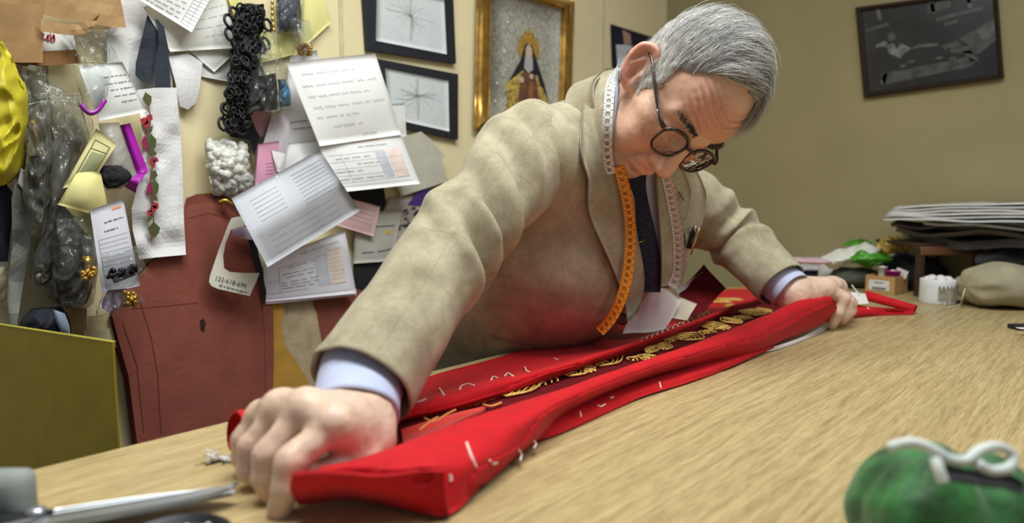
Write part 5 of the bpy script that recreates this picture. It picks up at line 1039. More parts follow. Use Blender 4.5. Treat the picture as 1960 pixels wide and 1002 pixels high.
bag('dark_bundle', 'dark navy bundle with a blue-grey label above the yellow folder', [(60, 592, 118, 588), (42, 612, 130, 606), (38, 632, 136, 632), (44, 660, 130, 660)], .05, .05, mat('night_blue_cloth', (20, 24, 40), .85, .2), .006, 30, 25, [('label_card', [(102, 592, 124, 600), (108, 618, 132, 622), (116, 636, 134, 640)], .098, .006, mat('blue_grey_label', (128, 140, 158), .6), 0, 20)], cat='bundle')
polysheet('cream_card', [(168, 606), (214, 600), (216, 628), (168, 634)], .02, mat('cream_card', (210, 198, 156), .8), 'upper cream card beside the red-brown patterns', 'card', th=.004, sub=0)
polysheet('cream_card', [(160, 634), (218, 628), (228, 664), (160, 672)], .024, mat('cream_card2', (216, 206, 168), .8), 'lower cream card just above the yellow folder', 'card', th=.004, sub=0)
polysheet('tan_card', [(132, 592), (166, 590), (168, 660), (134, 660)], .02, mat('tan_card', (176, 150, 108), .8), 'tan card between the navy bundle and the cream cards', 'card', th=.006, sub=0)

# --- black looped braid and what hangs round it
bb = thing('looped_braid', 'thick hank of black looped braid hanging on the wall', 'braid', PY(460, 250, .04))
rb = random.Random(5); pr = []
for k in range(300):
    t = rb.random(); cx = lerp(480, 452, t)+rb.uniform(-26, 26)*(1-.15*t); cy = lerp(14, 250, t); r = rb.uniform(.0045, .0085); n = np.array([rb.uniform(-.7, .7), -1, rb.uniform(-.5, .5)])
    pr.append(torus(PY(cx, cy, .035+rb.uniform(0, .030)), r, .0021, n, 12, 5, (1, rb.uniform(.6, 1))))
for (cx, cy) in ((438, 40), (440, 66), (448, 26), (508, 84), (500, 90), (512, 48), (496, 138), (488, 132), (478, 170), (427, 238), (432, 210)): pr.append(torus(PY(cx, cy, .052), .011, .0028, (.2, -1, .2), 14, 6, (1, .8)))
V, F = join(*pr); mesh('braid_loops', V, F, BLKT, bb); V, F = pillow([(462, 8, 506, 8), (452, 60, 500, 60), (446, 120, 484, 120), (438, 180, 478, 180), (430, 250, 468, 250)], .02, .035, 20, 12, .006, 60, 3); mesh('braid_core', V, F, BLKT, bb)
polysheet('black_strip', [(436, 235), (476, 220), (497, 262), (486, 300), (478, 268), (440, 262)], .016, NAVY, 'black ribbon end hanging below the looped braid', 'ribbon', sub=1)
# yellow papers and bags at the top middle
ob, s = paper('yellow_note', [(572, -20), (616, -20), (633, 44), (560, 112)], .010, (226, 220, 150), 'yellow paper behind the bag of gold beads', bend=.004, seed=3)
ob, s = paper('yellow_note', [(500, 60), (560, 64), (565, 104), (500, 120)], .008, (220, 214, 146), 'yellow paper showing between braid and dark bag', bend=.002, seed=4)
ob, s = paper('yellow_note', [(430, -20), (456, -20), (470, 40), (452, 40)], .008, (218, 214, 140), 'narrow yellow paper left of the looped braid', bend=.002, seed=5)
bag('plastic_bag', 'clear bag of dark blue trim at the top of the wall', [(526, -20, 580, -20), (528, 20, 582, 20), (530, 62, 580, 62)], .02, .022, CLEAR, .006, 40, 27, [('blue_trim', [(530, -10, 574, -10), (532, 25, 576, 25), (534, 58, 576, 58)], .021, .012, mat('slate_blue_trim', (66, 72, 100), .6, .3, 60), .004, 60)])
gb = bag('plastic_bag', 'clear bag with gold beads gathered at the bottom', [(556, 36, 592, 40), (558, 60, 598, 64), (564, 90, 600, 92), (572, 108, 596, 108)], .040, .026, CLEAR, .006, 45, 29)
V, F = join(*[sph(PY(583+random.uniform(-11, 11), 94+random.uniform(-8, 10), .052+random.uniform(0, .008)), .0045, 5, 8) for k in range(40)]); mesh('gold_beads', V, F, BRASS, gb, kind='stuff')
bag('plastic_bag', 'shiny clear bag of black and blue trims beside the looped braid', [(505, 60, 530, 60), (492, 110, 540, 110), (478, 160, 552, 160), (470, 205, 556, 205), (474, 216, 552, 212)], .050, .024, CLEAR, .008, 40, 31,
    [('black_trim', [(478, 150, 528, 140), (472, 190, 532, 185), (474, 212, 530, 210)], .052, .018, BLK, .004, 70), ('blue_trim', [(532, 152, 546, 152), (534, 178, 556, 178), (536, 205, 556, 203)], .054, .016, mat('teal_blue_trim', (64, 122, 158), .5, .3, 90), .004, 90)])
mesh('gold_chain', *tube(catmull([PY(522, -20, .07), PY(521, 20, .07), PY(524, 60, .072)], 30), .0022+.0008*np.sin(np.arange(30)*1.6), 6), BRASS, None, label='thin gold chain hanging beside the looped braid', cat='chain')
# white fluff bag
fb = bag('plastic_bag', 'clear bag stuffed with white fluffy trimming', [(392, 268, 470, 250), (390, 285, 480, 280), (398, 320, 486, 318), (404, 350, 488, 350), (410, 372, 482, 364), (418, 388, 450, 378)], .020, .044, plastic('thin_film', (240, 240, 240), .0, .12, .12), .004, 40, 33)
parts = []
rf = random.Random(2)
for k in range(150):
    u, v = rf.random(), rf.random(); x_, y_ = lerp(lerp(398, 466, u), lerp(410, 482, u), v), lerp(lerp(276, 268, u), lerp(372, 358, u), v); d_ = .022+.030*math.sqrt(max(0, 1-(2*u-1)**2))*math.sqrt(max(0.05, 1-(2*v-1)**2))*rf.uniform(.7, 1)
    parts.append(sph(PY(x_, y_, d_), rf.uniform(.006, .010), 5, 7))
V, F = join(*parts); V += .0016*np.stack([noise3(V, 260, i) for i in range(3)], 1); mesh('white_fluff', V, F, mat('white_fluff', (236, 234, 228), .95, .05, 90, .8, 200), fb, kind='stuff')
mesh('gold_tie', *tube(catmull([PY(420, 388, .045), PY(432, 384, .05), PY(444, 392, .05)], 8), .004, 6), BRASS, fb)

# --- papers in the middle
ob, sa = paper('paper_sheet', [(556, 108), (606, 96), (662, 320), (520, 330)], .014, (226, 226, 230), 'plain white sheet half hidden behind the long letter', bend=.010, seed=11, wr=.006); ink(ob, scribble_rows(sa, [(.2, .7, .58), (.25, .75, .64)], .01, .001, 9))
ob, s = paper('pink_slip', [(478, 214), (520, 206), (522, 262), (494, 262)], .012, (212, 166, 178), 'pink slip under the black bag', bend=.002)
ob, s = paper('tissue_sheet', [(520, 222), (556, 210), (548, 320), (480, 352)], .022, (214, 208, 216), 'pale translucent tissue sheet over the pink slips', bend=.012, wr=.006, seed=4)
ob, s = paper('pink_card', [(494, 276), (534, 270), (530, 352), (488, 356)], .034, (222, 160, 190), 'pink printed card above the grey folded sheet', bend=.004); ink(ob, lines_on(s, [((.45, v), (.85, v)) for v in (.5, .58, .66, .74)], .0008), mat('pink_print', (170, 100, 130), .8), 'print')
ob, s = paper('paper_scrap', [(519, 286), (546, 292), (540, 330), (530, 328)], .040, (236, 232, 234), 'small white folded scrap beside the pink card', bend=.003)
ob, s = paper('paper_sheet', [(552, 275), (612, 268), (640, 330), (535, 335)], .030, (234, 234, 236), 'white sheet under the top corner of the grey sheet', bend=.004)
# grey torn card, purple cloth, flower print, etc. right of the letter
polysheet('grey_card', [(738, 262), (770, 262), (806, 252), (826, 268), (838, 284), (850, 296), (845, 318), (858, 346), (830, 356), (768, 376), (762, 362), (740, 330)], .020, mat('grey_board', (190, 186, 172), .85, .05), 'torn grey card sticking out right of the letter', 'card', th=.003, sub=1)
polysheet('purple_cloth', [(800, 366), (862, 356), (880, 380), (820, 396), (780, 392)], .014, mat('deep_purple', (72, 48, 128), .6, .2), 'purple cloth corner under the torn grey card', 'cloth', sub=1)
polysheet('dark_garment', [(640, 362), (735, 360), (740, 395), (715, 420), (660, 400)], .010, BLK, 'dark cloth showing below the letter', 'cloth', sub=1)
fp, sF_ = paper('flower_print', [(745, 380), (866, 366), (850, 480), (705, 470)], .012, (176, 166, 160), 'grey print of dark flowers behind the sleeve', 'print', bend=.002)
fl = []
for k in range(44):
    u, v, r = random.uniform(.3, .85), random.uniform(.12, .75), random.uniform(.018, .05); pts = [sF_.at(min(.98, u+r*math.cos(t)*(1 if i % 2 else .5)), min(.98, max(.02, v+r*math.sin(t)*(1 if i % 2 else .5))), .0008) for i, t in enumerate(np.linspace(0, 6.28, 12, endpoint=False))]; fl.append((np.array(pts), [tuple(range(12))]))
V, F = join(*fl); mesh('flower_shapes', V, F, mat('charcoal_print', (58, 58, 58), .8), fp)
gc, sg_ = paper('grey_leaflet', [(682, 408), (770, 402), (750, 500), (676, 505)], .018, (178, 176, 170), 'grey leaflet with a yellow dot beside the sleeve', 'leaflet', bend=.002); V = [sg_.at(.78+.06*math.cos(t), .42+.05*math.sin(t), .0008) for t in np.linspace(0, 6.28, 14, endpoint=False)]; mesh('yellow_dot', V, [tuple(range(14))], mat('yellow_print', (206, 178, 40), .7), gc); ink(gc, lines_on(sg_, [((.2, .8), (.5, .8)), ((.6, .8), (.95, .76)), ((.05, .3), (.9, .3))], .002), INK, 'print')
polysheet('dark_garment', [(676, 505), (745, 500), (735, 560), (680, 600), (676, 560)], .012, BLK, 'black cloth under the grey leaflet', 'cloth', sub=1)
ps, sP = paper('pink_slip', [(668, 380), (728, 396), (715, 453), (632, 428)], .030, (214, 178, 182), 'pink printed slip right of the grey folded sheet', bend=.004); ink(ps, lines_on(sP, [((.3, v), (.85, v)) for v in (.2, .35, .5, .65)]+[((.88, .1), (.88, .9))], .0007), RULE, 'rules')
ob, s = paper('card', [(736, 200), (774, 198), (778, 262), (748, 262)], .020, (226, 226, 226), 'small white card between the letter and the lower drawing', 'card', bend=.001)
# white forms, letter
fo, sf = paper('order_form', [(504, 500), (660, 440), (682, 562), (506, 579)], .040, (230, 228, 240), 'white order form with a filled-in table below the grey sheet', bend=.004, seed=12)
mesh('pink_copy', *slab(Sheet([(506, 570), (682, 553), (682, 566), (507, 583)], .037, bend=0, wr=0).grid(), .0006, WN), mat('pink_copy', (222, 196, 214), .8), fo)
mesh('grey_column', *patch_on(sf, .60, .28, .74, .80), GRP, fo); mesh('peach_column', *patch_on(sf, .76, .22, .92, .80), PKP, fo)
ink(fo, lines_on(sf, [((.18, .28), (.74, .28)), ((.18, .28), (.18, .82)), ((.74, .28), (.74, .82)), ((.04, .55), (.18, .55)), ((.04, .93), (.96, .93)), ((.04, .82), (.5, .82))]+[((.76, v), (.92, v)) for v in np.linspace(.25, .8, 9)], .0007), RULE, 'rules'); ink(fo, scribble_rows(sf, [(.28, .60, .33), (.22, .58, .46), (.26, .58, .53), (.20, .62, .63), (.20, .66, .69), (.20, .58, .75), (.45, .9, .14)], .012, .0008, 12))
ol, so = paper('order_form', [(606, 274), (766, 256), (804, 352), (655, 368)], .060, (240, 240, 242), 'filled-in order form stapled below the letter', bend=.008, seed=13, bow=.012)
mesh('grey_column', *patch_on(so, .62, .30, .74, .80), GRP, ol); mesh('peach_column', *patch_on(so, .76, .28, .92, .82), PKP, ol); mesh('orange_heading', *patch_on(so, .40, .03, .72, .07), ORI, ol)
ink(ol, lines_on(so, [((.04, .28), (.74, .28)), ((.2, .28), (.2, .85)), ((.03, .9), (.95, .9))]+[((.04, v), (.93, v)) for v in (.42, .56, .70, .83)], .0006), RULE, 'rules'); ink(ol, scribble_rows(so, [(.45, .85, .17), (.12, .6, .36), (.35, .62, .49), (.05, .4, .62), (.05, .6, .77)], .016, .0009, 14))
le, sl = paper('letter', [(547, 120), (718, 102), (768, 258), (612, 280)], .066, (244, 245, 244), 'long handwritten letter pinned highest of the white papers', bend=.014, seed=14, wr=.004); ink(le, scribble_rows(sl, [(.12, .72, .16), (.08, .92, .30), (.10, .80, .43), (.10, .95, .56), (.10, .62, .68), (.25, .60, .80), (.55, .75, .93)], .020, .0008, 15), INKP)
gs, sg2 = paper('folded_sheet', [(443, 380), (612, 287), (689, 404), (512, 512)], .086, (206, 210, 220), 'grey-white creased sheet folded in quarters over the other papers', bend=.004, seed=16, wr=.008, fold=.045); ink(gs, lines_on(sg2, [((.62, v), (.95, v)) for v in np.linspace(.12, .55, 9)]+[((.15, v), (.45, v)) for v in np.linspace(.15, .45, 6)]+[((.15, v), (.85, v)) for v in np.linspace(.65, .9, 4)], .0010), mat('show_through_print', (182, 186, 198), .8), 'show_through_print')
# hook shaped card with the phone number
hc_ = polysheet('hooked_card', [(455, 415), (443, 418), (437, 430), (420, 475), (402, 528), (400, 540), (405, 548), (416, 553), (478, 567), (488, 545), (497, 523), (465, 523), (440, 521), (429, 514), (427, 490), (432, 465), (442, 440), (455, 436), (470, 432), (468, 415)], .062, mat('ivory_card', (226, 222, 208), .75, .03), 'ivory hook-shaped card offcut with a handwritten number', 'card', th=.0012, sub=1)
class Pl:
    def __init__(s, a, bx, off): s.a = np.array(a, float); s.b = np.array(bx, float); s.off = off
    def at(s, u, v, l=0): 
        d = s.b-s.a; n = np.array([-d[1], d[0]]); p = s.a+d*u+n*v; return PY(p[0], p[1], s.off+l)
pt = Pl((407, 531), (476, 550), .0625); V, F = text_on(pt, '122-618-699', .5, .0, .17, aspect=1.0); mesh('number', V, F, INK, hc_)
ink(hc_, scribble_rows(Pl((420, 545), (482, 562), .0625), [(.0, .9, .02)], .05, .0009, 17))
polysheet('lilac_slip', [(444, 430), (478, 436), (482, 460), (446, 452)], .05, mat('lilac_paper', (206, 184, 214), .7), 'lilac slip behind the hook-shaped card', 'paper', th=.0006, sub=0)
polysheet('black_strip', [(474, 455), (488, 452), (510, 560), (508, 585), (490, 520)], .044, BLK, 'black strip painted as the shadow of the red-brown patterns beside the order form', 'ribbon', sub=1)  # painted cast shadow along the right edge of the card stack
# yellow folder standing behind the table
A = np.array([.238, .80, 0]); B = np.array([.165, 1.06, 0]); zt = .094
G = np.array([[lerp(A, B, u)+np.array([0, 0, z]) for z in (ZF, -.4, zt-.05, zt)] for u in np.linspace(0, 1, 6)]); nrm_ = np.array([-(B-A)[1], (B-A)[0], 0]); nrm_ *= -1 if nrm_[1] > 0 else 1
ycf = thing('yellow_folder', 'big yellow-olive cardboard folder standing between table and wall', 'folder', (.2, .93, ZF))
mesh('front_cover', *slab(G, .002, nrm_), mat('mustard_card', (150, 132, 14), .5, .06), ycf, smooth=False); mesh('folded_rim', *slab(np.array([[lerp(A, B, u)+np.array([0, 0, zt+.0005])+nrm_/np.linalg.norm(nrm_)*k for k in (.0005, -.0035)] for u in np.linspace(0, 1, 6)]), .001, (0, 0, 1)), mat('pale_mustard_rim', (176, 166, 60), .5, .06), ycf, smooth=False)

# --- framed photograph on the right wall
fq = [(1637, 14), (1909, -22), (1922, 150), (1653, 188)]
pf = thing('framed_photograph', 'tilted black-framed monochrome photograph on the right wall', 'picture', PX(1650, 188, .01))
def quadx(q, off, n=2): return np.array([[PX(*lerp(lerp(np.array(q[0], float), np.array(q[1], float), u), lerp(np.array(q[3], float), np.array(q[2], float), u), v), off) for v in np.linspace(0, 1, n)] for u in np.linspace(0, 1, n)])
iq = [(1649, 22), (1899, -12), (1911, 142), (1663, 176)]; FRM = mat('dark_brown_frame', (40, 24, 20), .4, .15, 30)
for i in range(4):
    j = (i+1) % 4; G = np.array([[PX(*lerp(np.array(a, float), np.array(b, float), t), o_) for t in (0, 1)] for (a, b), o_ in (((fq[i], fq[j]), .012), ((lerp(np.array(fq[i], float), np.array(iq[i], float), .5), lerp(np.array(fq[j], float), np.array(iq[j], float), .5)), .022), ((iq[i], iq[j]), .016))]); mesh('frame_bar', *slab(G, .010, (-1, 0, 0)), FRM, pf, smooth=False)
class SX:
    def at(s, u, v, l=0): a = [np.array(p, float) for p in iq]; p = lerp(lerp(a[0], a[1], u), lerp(a[3], a[2], u), v); return PX(p[0], p[1], .013+l)
sx = SX(); mesh('photo_print', *slab(quadx(iq, .013), .002, (-1, 0, 0)), mat('mono_print_black', (34, 34, 36), .25, .3, 14), pf, smooth=False)
def ph2(pts, g, nm='photo_shape', l=.0006): mesh(nm, [sx.at(u, v, l) for u, v in pts], [tuple(range(len(pts)))], mat('mono_print_%d' % g, (int(g*.62), int(g*.62), int(g*.62)), .3, .3, 40), pf, smooth=False)
ph2([(.10, .80), (.78, .74), (.84, .80), (.80, .86), (.12, .94)], 120); ph2([(.09, .92), (.12, .82), (.16, .78), (.13, .94)], 130); ph2([(.74, .66), (.80, .66), (.86, .80), (.80, .80)], 130)
ph2([(.16, .46), (.22, .44), (.24, .52), (.28, .46), (.36, .54), (.30, .58), (.26, .64), (.18, .56)], 190); ph2(ellp(.21, .36, .03, .055, 12), 130); ph2([(.33, .55), (.42, .50), (.56, .52), (.56, .55), (.42, .54)], 140); ph2([(.08, .44), (.16, .40), (.18, .46), (.10, .50)], 170); ph2(ellp(.12, .56, .05, .10, 12), 24, l=.001)
ph2([(.72, .50), (.84, .42), (1.0, .30), (1.0, .58), (.86, .72), (.66, .66), (.62, .60), (.80, .60)], 110); ph2([(.86, .44), (1.0, .34), (1.0, .50), (.90, .56)], 150, l=.001); ph2([(.58, .56), (.70, .52), (.74, .58), (.62, .62)], 120)
for u in (.05, .46, .74): ph2([(u+.06, 0), (u+.09, 0), (u+.10, .14), (u+.07, .14)], 150)
ph2([(.50, .02), (.68, .0), (.68, .10), (.50, .14)], 90); ph2([(.80, .0), (1, .0), (1, .06), (.80, .08)], 80); ph2([(.02, .22), (.20, .18), (.20, .22), (.02, .27)], 110); ph2([(.56, .20), (.92, .14), (.92, .18), (.56, .25)], 110); ph2([(.62, .28), (.72, .26), (.72, .30), (.62, .32)], 120)
for u, v in ((.34, .70), (.28, .74), (.56, .70), (.66, .73)): ph2(ellp(u, v, .03, .02, 8), 130)
# ================================================================== things on the table, right end and foreground
def axes(a): return rotz(a)
# paper roll, far
def roll(name, label, px, py, wpx, hpx, m, torn=False):
    b = PZ(px, py, 0); d = np.dot(b-CAM, FW); r = wpx/2*d/FPX; h = hpx*d/FPX
    o = thing(name, label, 'roll', b); V, F = lathe([(0, 0.0002), (r*.97, 0.0002), (r, .002), (r, h*.33), (r*.9985, h*.34), (r, h*.35), (r, h*.64), (r*.9985, h*.65), (r, h*.66), (r, h-.002), (r*.97, h), (r*.45, h), (r*.42, h-.006), (0, h-.006)], 40, b); mesh('wound_paper', V, F, m, o)
    if torn:
        th = np.linspace(-.2, 1.1, 14); a0 = math.atan2(-.45, -.9); G = []
        for k, t in enumerate(th): G.append([(b[0]+(r+.0006)*math.cos(a0+t*.8-.1), b[1]+(r+.0006)*math.sin(a0+t*.8-.1), h*z) for z in np.linspace(.12+.1*math.sin(k*1.7), .72+.12*math.sin(k*2.3), 6)])
        mesh('torn_label', *slab(np.array(G), .0005), mat('grey_torn_label', (150, 148, 132), .8, .3, 60), o)
        top = []
        for k in range(7): c = b+np.array([r*.55*math.cos(k*.9), r*.55*math.sin(k*.9), h+.001]); top.append(sph(c, (.012, .010, .006), 6, 8))
        V, F = join(*top); V += .003*np.stack([noise3(V, 90, i) for i in range(3)], 1); V[:, 2] = np.maximum(V[:, 2], h-.005); mesh('crumpled_tissue', V, F, WHT, o)
ROLLM = mat('white_paper_roll', (222, 224, 230), .7, .03)
roll('paper_roll', 'white roll beside the pink fabric behind the far hand', 1589, 541, 44, 39, ROLLM); roll('paper_roll', 'white roll with torn label in front of the wooden stand', 1794, 580, 62, 46, ROLLM, True)
# pink pad and blue and white box
bx = P(1560, 510, 1.86); 
def onz(px, py, d, z0):
    p = P(px, py, d); return p
pz = PZ(1560, 522, .0); 
def boxat(name, pxl, pxr, pyb, hpx, depth, m, ang=None, z0=0.0, bev=.002, parent=None, label=None, cat=None):
    a = PZ(pxl, pyb, z0); b = PZ(pxr, pyb, z0); d = np.dot((a+b)/2-CAM, FW); h = hpx*d/FPX; u = b-a; L = np.linalg.norm(u); an = math.atan2(u[1], u[0]) if ang is None else ang; R = rotz(an); c = (a+b)/2+R[:, 1]*depth/2+np.array([0, 0, h/2]); V, F = box(c, (L, depth, h), R, bev); return mesh(name, V, F, m, parent, smooth=False, label=label, cat=cat), h
b1 = thing('flat_box', 'flat white box with a dark blue band under the pink pad', 'box', PZ(1572, 533, .02)); boxat('lower_body', 1532, 1618, 536, 14, .10, mat('white_box_card', (214, 214, 222), .6), parent=b1); boxat('blue_band', 1531, 1619, 526, 11, .102, mat('dark_blue_band', (26, 38, 104), .5), z0=.018, parent=b1); boxat('upper_body', 1532, 1618, 518, 6, .10, mat('white_box_card', (214, 214, 222), .6), z0=.034, parent=b1)
def lump(name, c, r, m, label=None, cat=None, seed=0, amp=.012, sc=18, parent=None, zmin=None, n=26, R=None, sc2=None):
    V, F = sph((0, 0, 0), r, n, n*2); nn = V/np.asarray(r)**2; nn /= np.linalg.norm(nn, axis=1, keepdims=True)+1e-9
    d = amp*(noise3(V+np.asarray(c), sc, seed)-.8*np.abs(noise3(V+np.asarray(c), sc*1.9, seed+4))+.4*noise3(V+np.asarray(c), sc*3.5, seed+7)); V = V+nn*d[:, None]
    if R is not None: V = V@np.asarray(R).T
    V = V+np.asarray(c)
    if zmin is not None: V[:, 2] = np.maximum(V[:, 2], zmin)
    return mesh(name, V, F, m, parent, label=label, cat=cat)
RA = rotz(math.atan2(RT[1], RT[0]))
lump('pink_pad', P(1562, 499, 1.86), (.075, .05, .010), mat('pink_satin', (222, 186, 200), .6, .05), 'pale pink fabric pad lying on the flat box', 'fabric', 3, .004, 20, R=RA)
lump('mauve_cloth', PZ(1640, 532, .026), (.055, .04, .026), mat('mauve_cloth', (150, 120, 150), .7, .1), 'folded mauve cloth behind the white roll', 'cloth', 5, .006, 25, zmin=.001, R=RA)
boxat('dark_tray', 1540, 1660, 545, 8, .10, mat('dark_tray', (36, 40, 56), .5), label='thin dark tray under the white roll and mauve cloth', cat='tray') if False else None
# white and green satin garment
gw = thing('green_white_garment', 'bundled white and green satin garment with gold trim', 'garment', P(1660, 515, 1.86))
lump('white_satin', P(1628, 490, 1.84), (.078, .055, .026), mat('white_satin', (220, 222, 212), .45, .05), seed=7, amp=.012, sc=22, parent=gw, R=RA@np.array([[math.cos(.25), 0, -math.sin(.25)], [0, 1, 0], [math.sin(.25), 0, math.cos(.25)]]))
lump('green_satin', P(1668, 496, 1.80), (.060, .045, .024), mat('green_satin', (70, 150, 36), .35, .35, 25), seed=9, amp=.012, sc=26, parent=gw, R=RA); lump('green_satin', P(1640, 468, 1.88), (.040, .03, .012), mat('green_satin', (70, 150, 36), .35, .35, 25), seed=10, amp=.006, sc=26, parent=gw, R=RA)
lump('gold_trim', P(1708, 470, 1.82), (.042, .03, .024), mat('gold_lace', (196, 166, 84), .5, .4, 120, .8, 160), seed=11, amp=.010, sc=50, parent=gw, R=RA)
lump('dark_folds', PZ(1640, 530, .030), (.07, .05, .030), mat('bundle_dark_cloth', (84, 92, 78), .8), seed=12, amp=.006, parent=gw, zmin=.001, R=RA)  # darker grey-green cloth at the foot of the bundle
# cardboard box with threads
cbx = thing('thread_box', 'small open cardboard box with a white label holding thread spools', 'box', PZ(1690, 562, 0)); CB = mat('box_cardboard', (184, 146, 92), .85, .06, 30)
a = PZ(1656, 560, 0); b = PZ(1712, 566, 0); c3 = PZ(1746, 551, 0); d_ = np.dot(a-CAM, FW); hb = 34*d_/FPX; u = b-a; Lx = np.linalg.norm(u); R = rotz(math.atan2(u[1], u[0])); Ly = .075; t_ = .003; cc = (a+b)/2+R[:, 1]*Ly/2
for nm, oc, sz in (('side_panel', (0, -Ly/2, hb/2), (Lx, t_, hb)), ('side_panel', (0, Ly/2, hb/2), (Lx, t_, hb)), ('side_panel', (-Lx/2+t_/2, 0, hb/2), (t_, Ly, hb)), ('side_panel', (Lx/2-t_/2, 0, hb/2), (t_, Ly, hb)), ('bottom_panel', (0, 0, .002), (Lx, Ly, t_))): mesh(nm, *box(cc+R@np.array(oc), sz, R, .0006), CB, cbx, smooth=False)
lab = mesh('label_sticker', *box(cc+R@np.array((-.002, -Ly/2-.002, hb*.48)), (Lx*.70, .0008, hb*.55), R), mat('label_white', (226, 224, 226), .7), cbx, smooth=False)
for k, (w_, z_) in enumerate(((.32, .62), (.5, .34), (.45, .27))): mesh('label_print', *box(cc+R@np.array((-.002, -Ly/2-.0027, hb*z_)), (Lx*w_, .0005, hb*.045), R), INK, lab if False else cbx, smooth=False)
def spool(name, label, c, r, h, m):
    o = thing(name, label, 'spool', c); V, F = lathe([(0, 0), (r, 0), (r, .002), (r*.8, .003), (r*.8, h-.003), (r, h-.002), (r, h), (0, h)], 20, c); mesh('thread', V, F, m, o); mesh('core', *lathe([(r*.3, h), (r*.3, h+.002), (r*.2, h+.002), (r*.2, h-.003)], 14, c), WHT, o)
spool('thread_spool', 'white spool standing in the cardboard box', cc+R@np.array((-.014, .005, .006)), .012, hb+.014, mat('white_thread', (232, 230, 214), .8)); spool('thread_spool', 'magenta thread spool in the cardboard box', cc+R@np.array((.014, .0, .006)), .018, hb+.006, mat('magenta_yarn', (178, 30, 120), .8, .1, 200))
mesh('paper_tag', *box(cc+R@np.array((.030, .012, hb+.006)), (.03, .002, .022), R@np.array([[.9, 0, .3], [0, 1, 0], [-.3, 0, .9]])), WHT, label='white paper slip sticking out of the cardboard box', cat='paper', smooth=False)
# dark blue cloth behind the box
lump('blue_cloth', P(1722, 522, 1.90), (.055, .040, .050), mat('denim_blue_cloth', (40, 48, 78), .85, .2), 'dark blue cloth heaped behind the cardboard box', 'cloth', 14, .012, 22, zmin=.001, R=RA)
# wooden stand
ws = thing('wooden_stand', 'small dark wooden stand carrying the heap of grey cloth', 'stand', PZ(1810, 560, 0)); WD = mat('dark_wood', (62, 44, 34), .5, .15, 20, stretch=(1, 1, 6)); WB = mat('brown_rail_wood', (128, 88, 60), .45, .12, 20)
lft = PZ(1757, 568, 0); rgt = lft+ (PZ(1866, 561, 0)-lft); rgt = lft+(XW-.06-lft[0])*0+ (PZ(1866, 566, 0)-lft); dL = np.dot(lft-CAM, FW); hs = 95*dL/FPX; u = (rgt-lft)/np.linalg.norm(rgt-lft); an = math.atan2(u[1], u[0]); R = rotz(an)
for p_ in (lft, rgt):
    for q in (0, .14): mesh('post', *box(p_+R[:, 1]*q+np.array([0, 0, hs/2]), (.014, .018, hs), R, .002), WD, ws, smooth=False)
mesh('front_rail', *box((lft+rgt)/2+np.array([0, 0, hs-.009]), (np.linalg.norm(rgt-lft)+.014, .020, .024), R, .004), WB, ws, smooth=False); mesh('top_board', *box((lft+rgt)/2+R[:, 1]*.075+np.array([0, 0, hs+.006]), (np.linalg.norm(rgt-lft)+.02, .17, .008), R, .002), WD, ws, smooth=False)
mesh('metal_bracket', *box(rgt-R[:, 1]*.012+np.array([-.002, 0, hs*.55]), (.008, .003, hs*.55), R, .001), mat('dull_steel', (120, 118, 116), .4, .2, 60, metal=.6), ws, smooth=False)
lump('stand_shade_lump', (lft+rgt)/2+R[:, 1]*.10+np.array([0, 0, .045]), (.060, .045, .05), BLK, 'black lump put in for the shade inside the wooden stand', 'cloth', 16, .010, 22, zmin=.001, R=R)  # added black lump, gives the stand its shaded interior
# heap of grey cloth and card on and beside the stand
GC = mat('grey_felt', (84, 82, 84), .9, .15, 40); GC2 = mat('taupe_felt', (112, 104, 96), .9, .12, 40)
def layer(name, l, r, dpt, th, m, label, cat, droop=0.0, seed=0, ripple=.003, group=None):
    """wide floppy layer: l, r = ends of its front edge; dpt = depth into the corner"""
    n = 30; k = 10; u_ = r-l; sd = np.cross((0, 0, 1), u_); sd /= np.linalg.norm(sd); G = []
    for i in range(n):
        s = i/(n-1); row = []
        for j in range(k):
            v = j/(k-1); p = l+u_*s+sd*dpt*v; p = p+np.array([0, 0, ripple*math.sin(s*9+seed)+ripple*float(noise3(np.array([s*6, v*3, seed]), 1., seed))-droop*(1-v)**2*(.5+.5*math.sin(s*5+seed))]); row.append(p)
        G.append(row)
    V, F = slab(np.array(G), th, (0, 0, 1)); return mesh(name, V, F, m, label=label, cat=cat, group=group)
zt_ = hs+.012
def pp(px, py, d): return P(px, py, d)
layer('felt_layer', pp(1740, 446, 1.74), pp(2040, 474, 1.52), .17, .020, GC, 'thick charcoal felt lying lowest on the stand', 'felt', .006, 1, .005)
layer('felt_layer', pp(1716, 434, 1.745), pp(2040, 458, 1.53), .17, .010, GC2, 'taupe folded cloth in the middle of the heap', 'felt', .012, 2, .006)
layer('felt_layer', pp(1706, 425, 1.75), pp(2040, 446, 1.54), .17, .008, GC, 'grey cloth under the plastic-covered folder', 'felt', .004, 3, .004)
lump('grey_bolster', pp(1960, 500, 1.66), (.13, .06, .045), mat('slate_cloth', (70, 70, 76), .85, .15), 'bulging slate cloth behind the khaki pouch', 'cloth', 18, .016, 12, R=RA)
layer('clear_folder', pp(1768, 424, 1.70), pp(2040, 442, 1.50), .18, .006, mat('pale_folder', (196, 204, 208), .35, .1), 'pale plastic folder under the stack of papers', 'folder', .0, 4, .002)
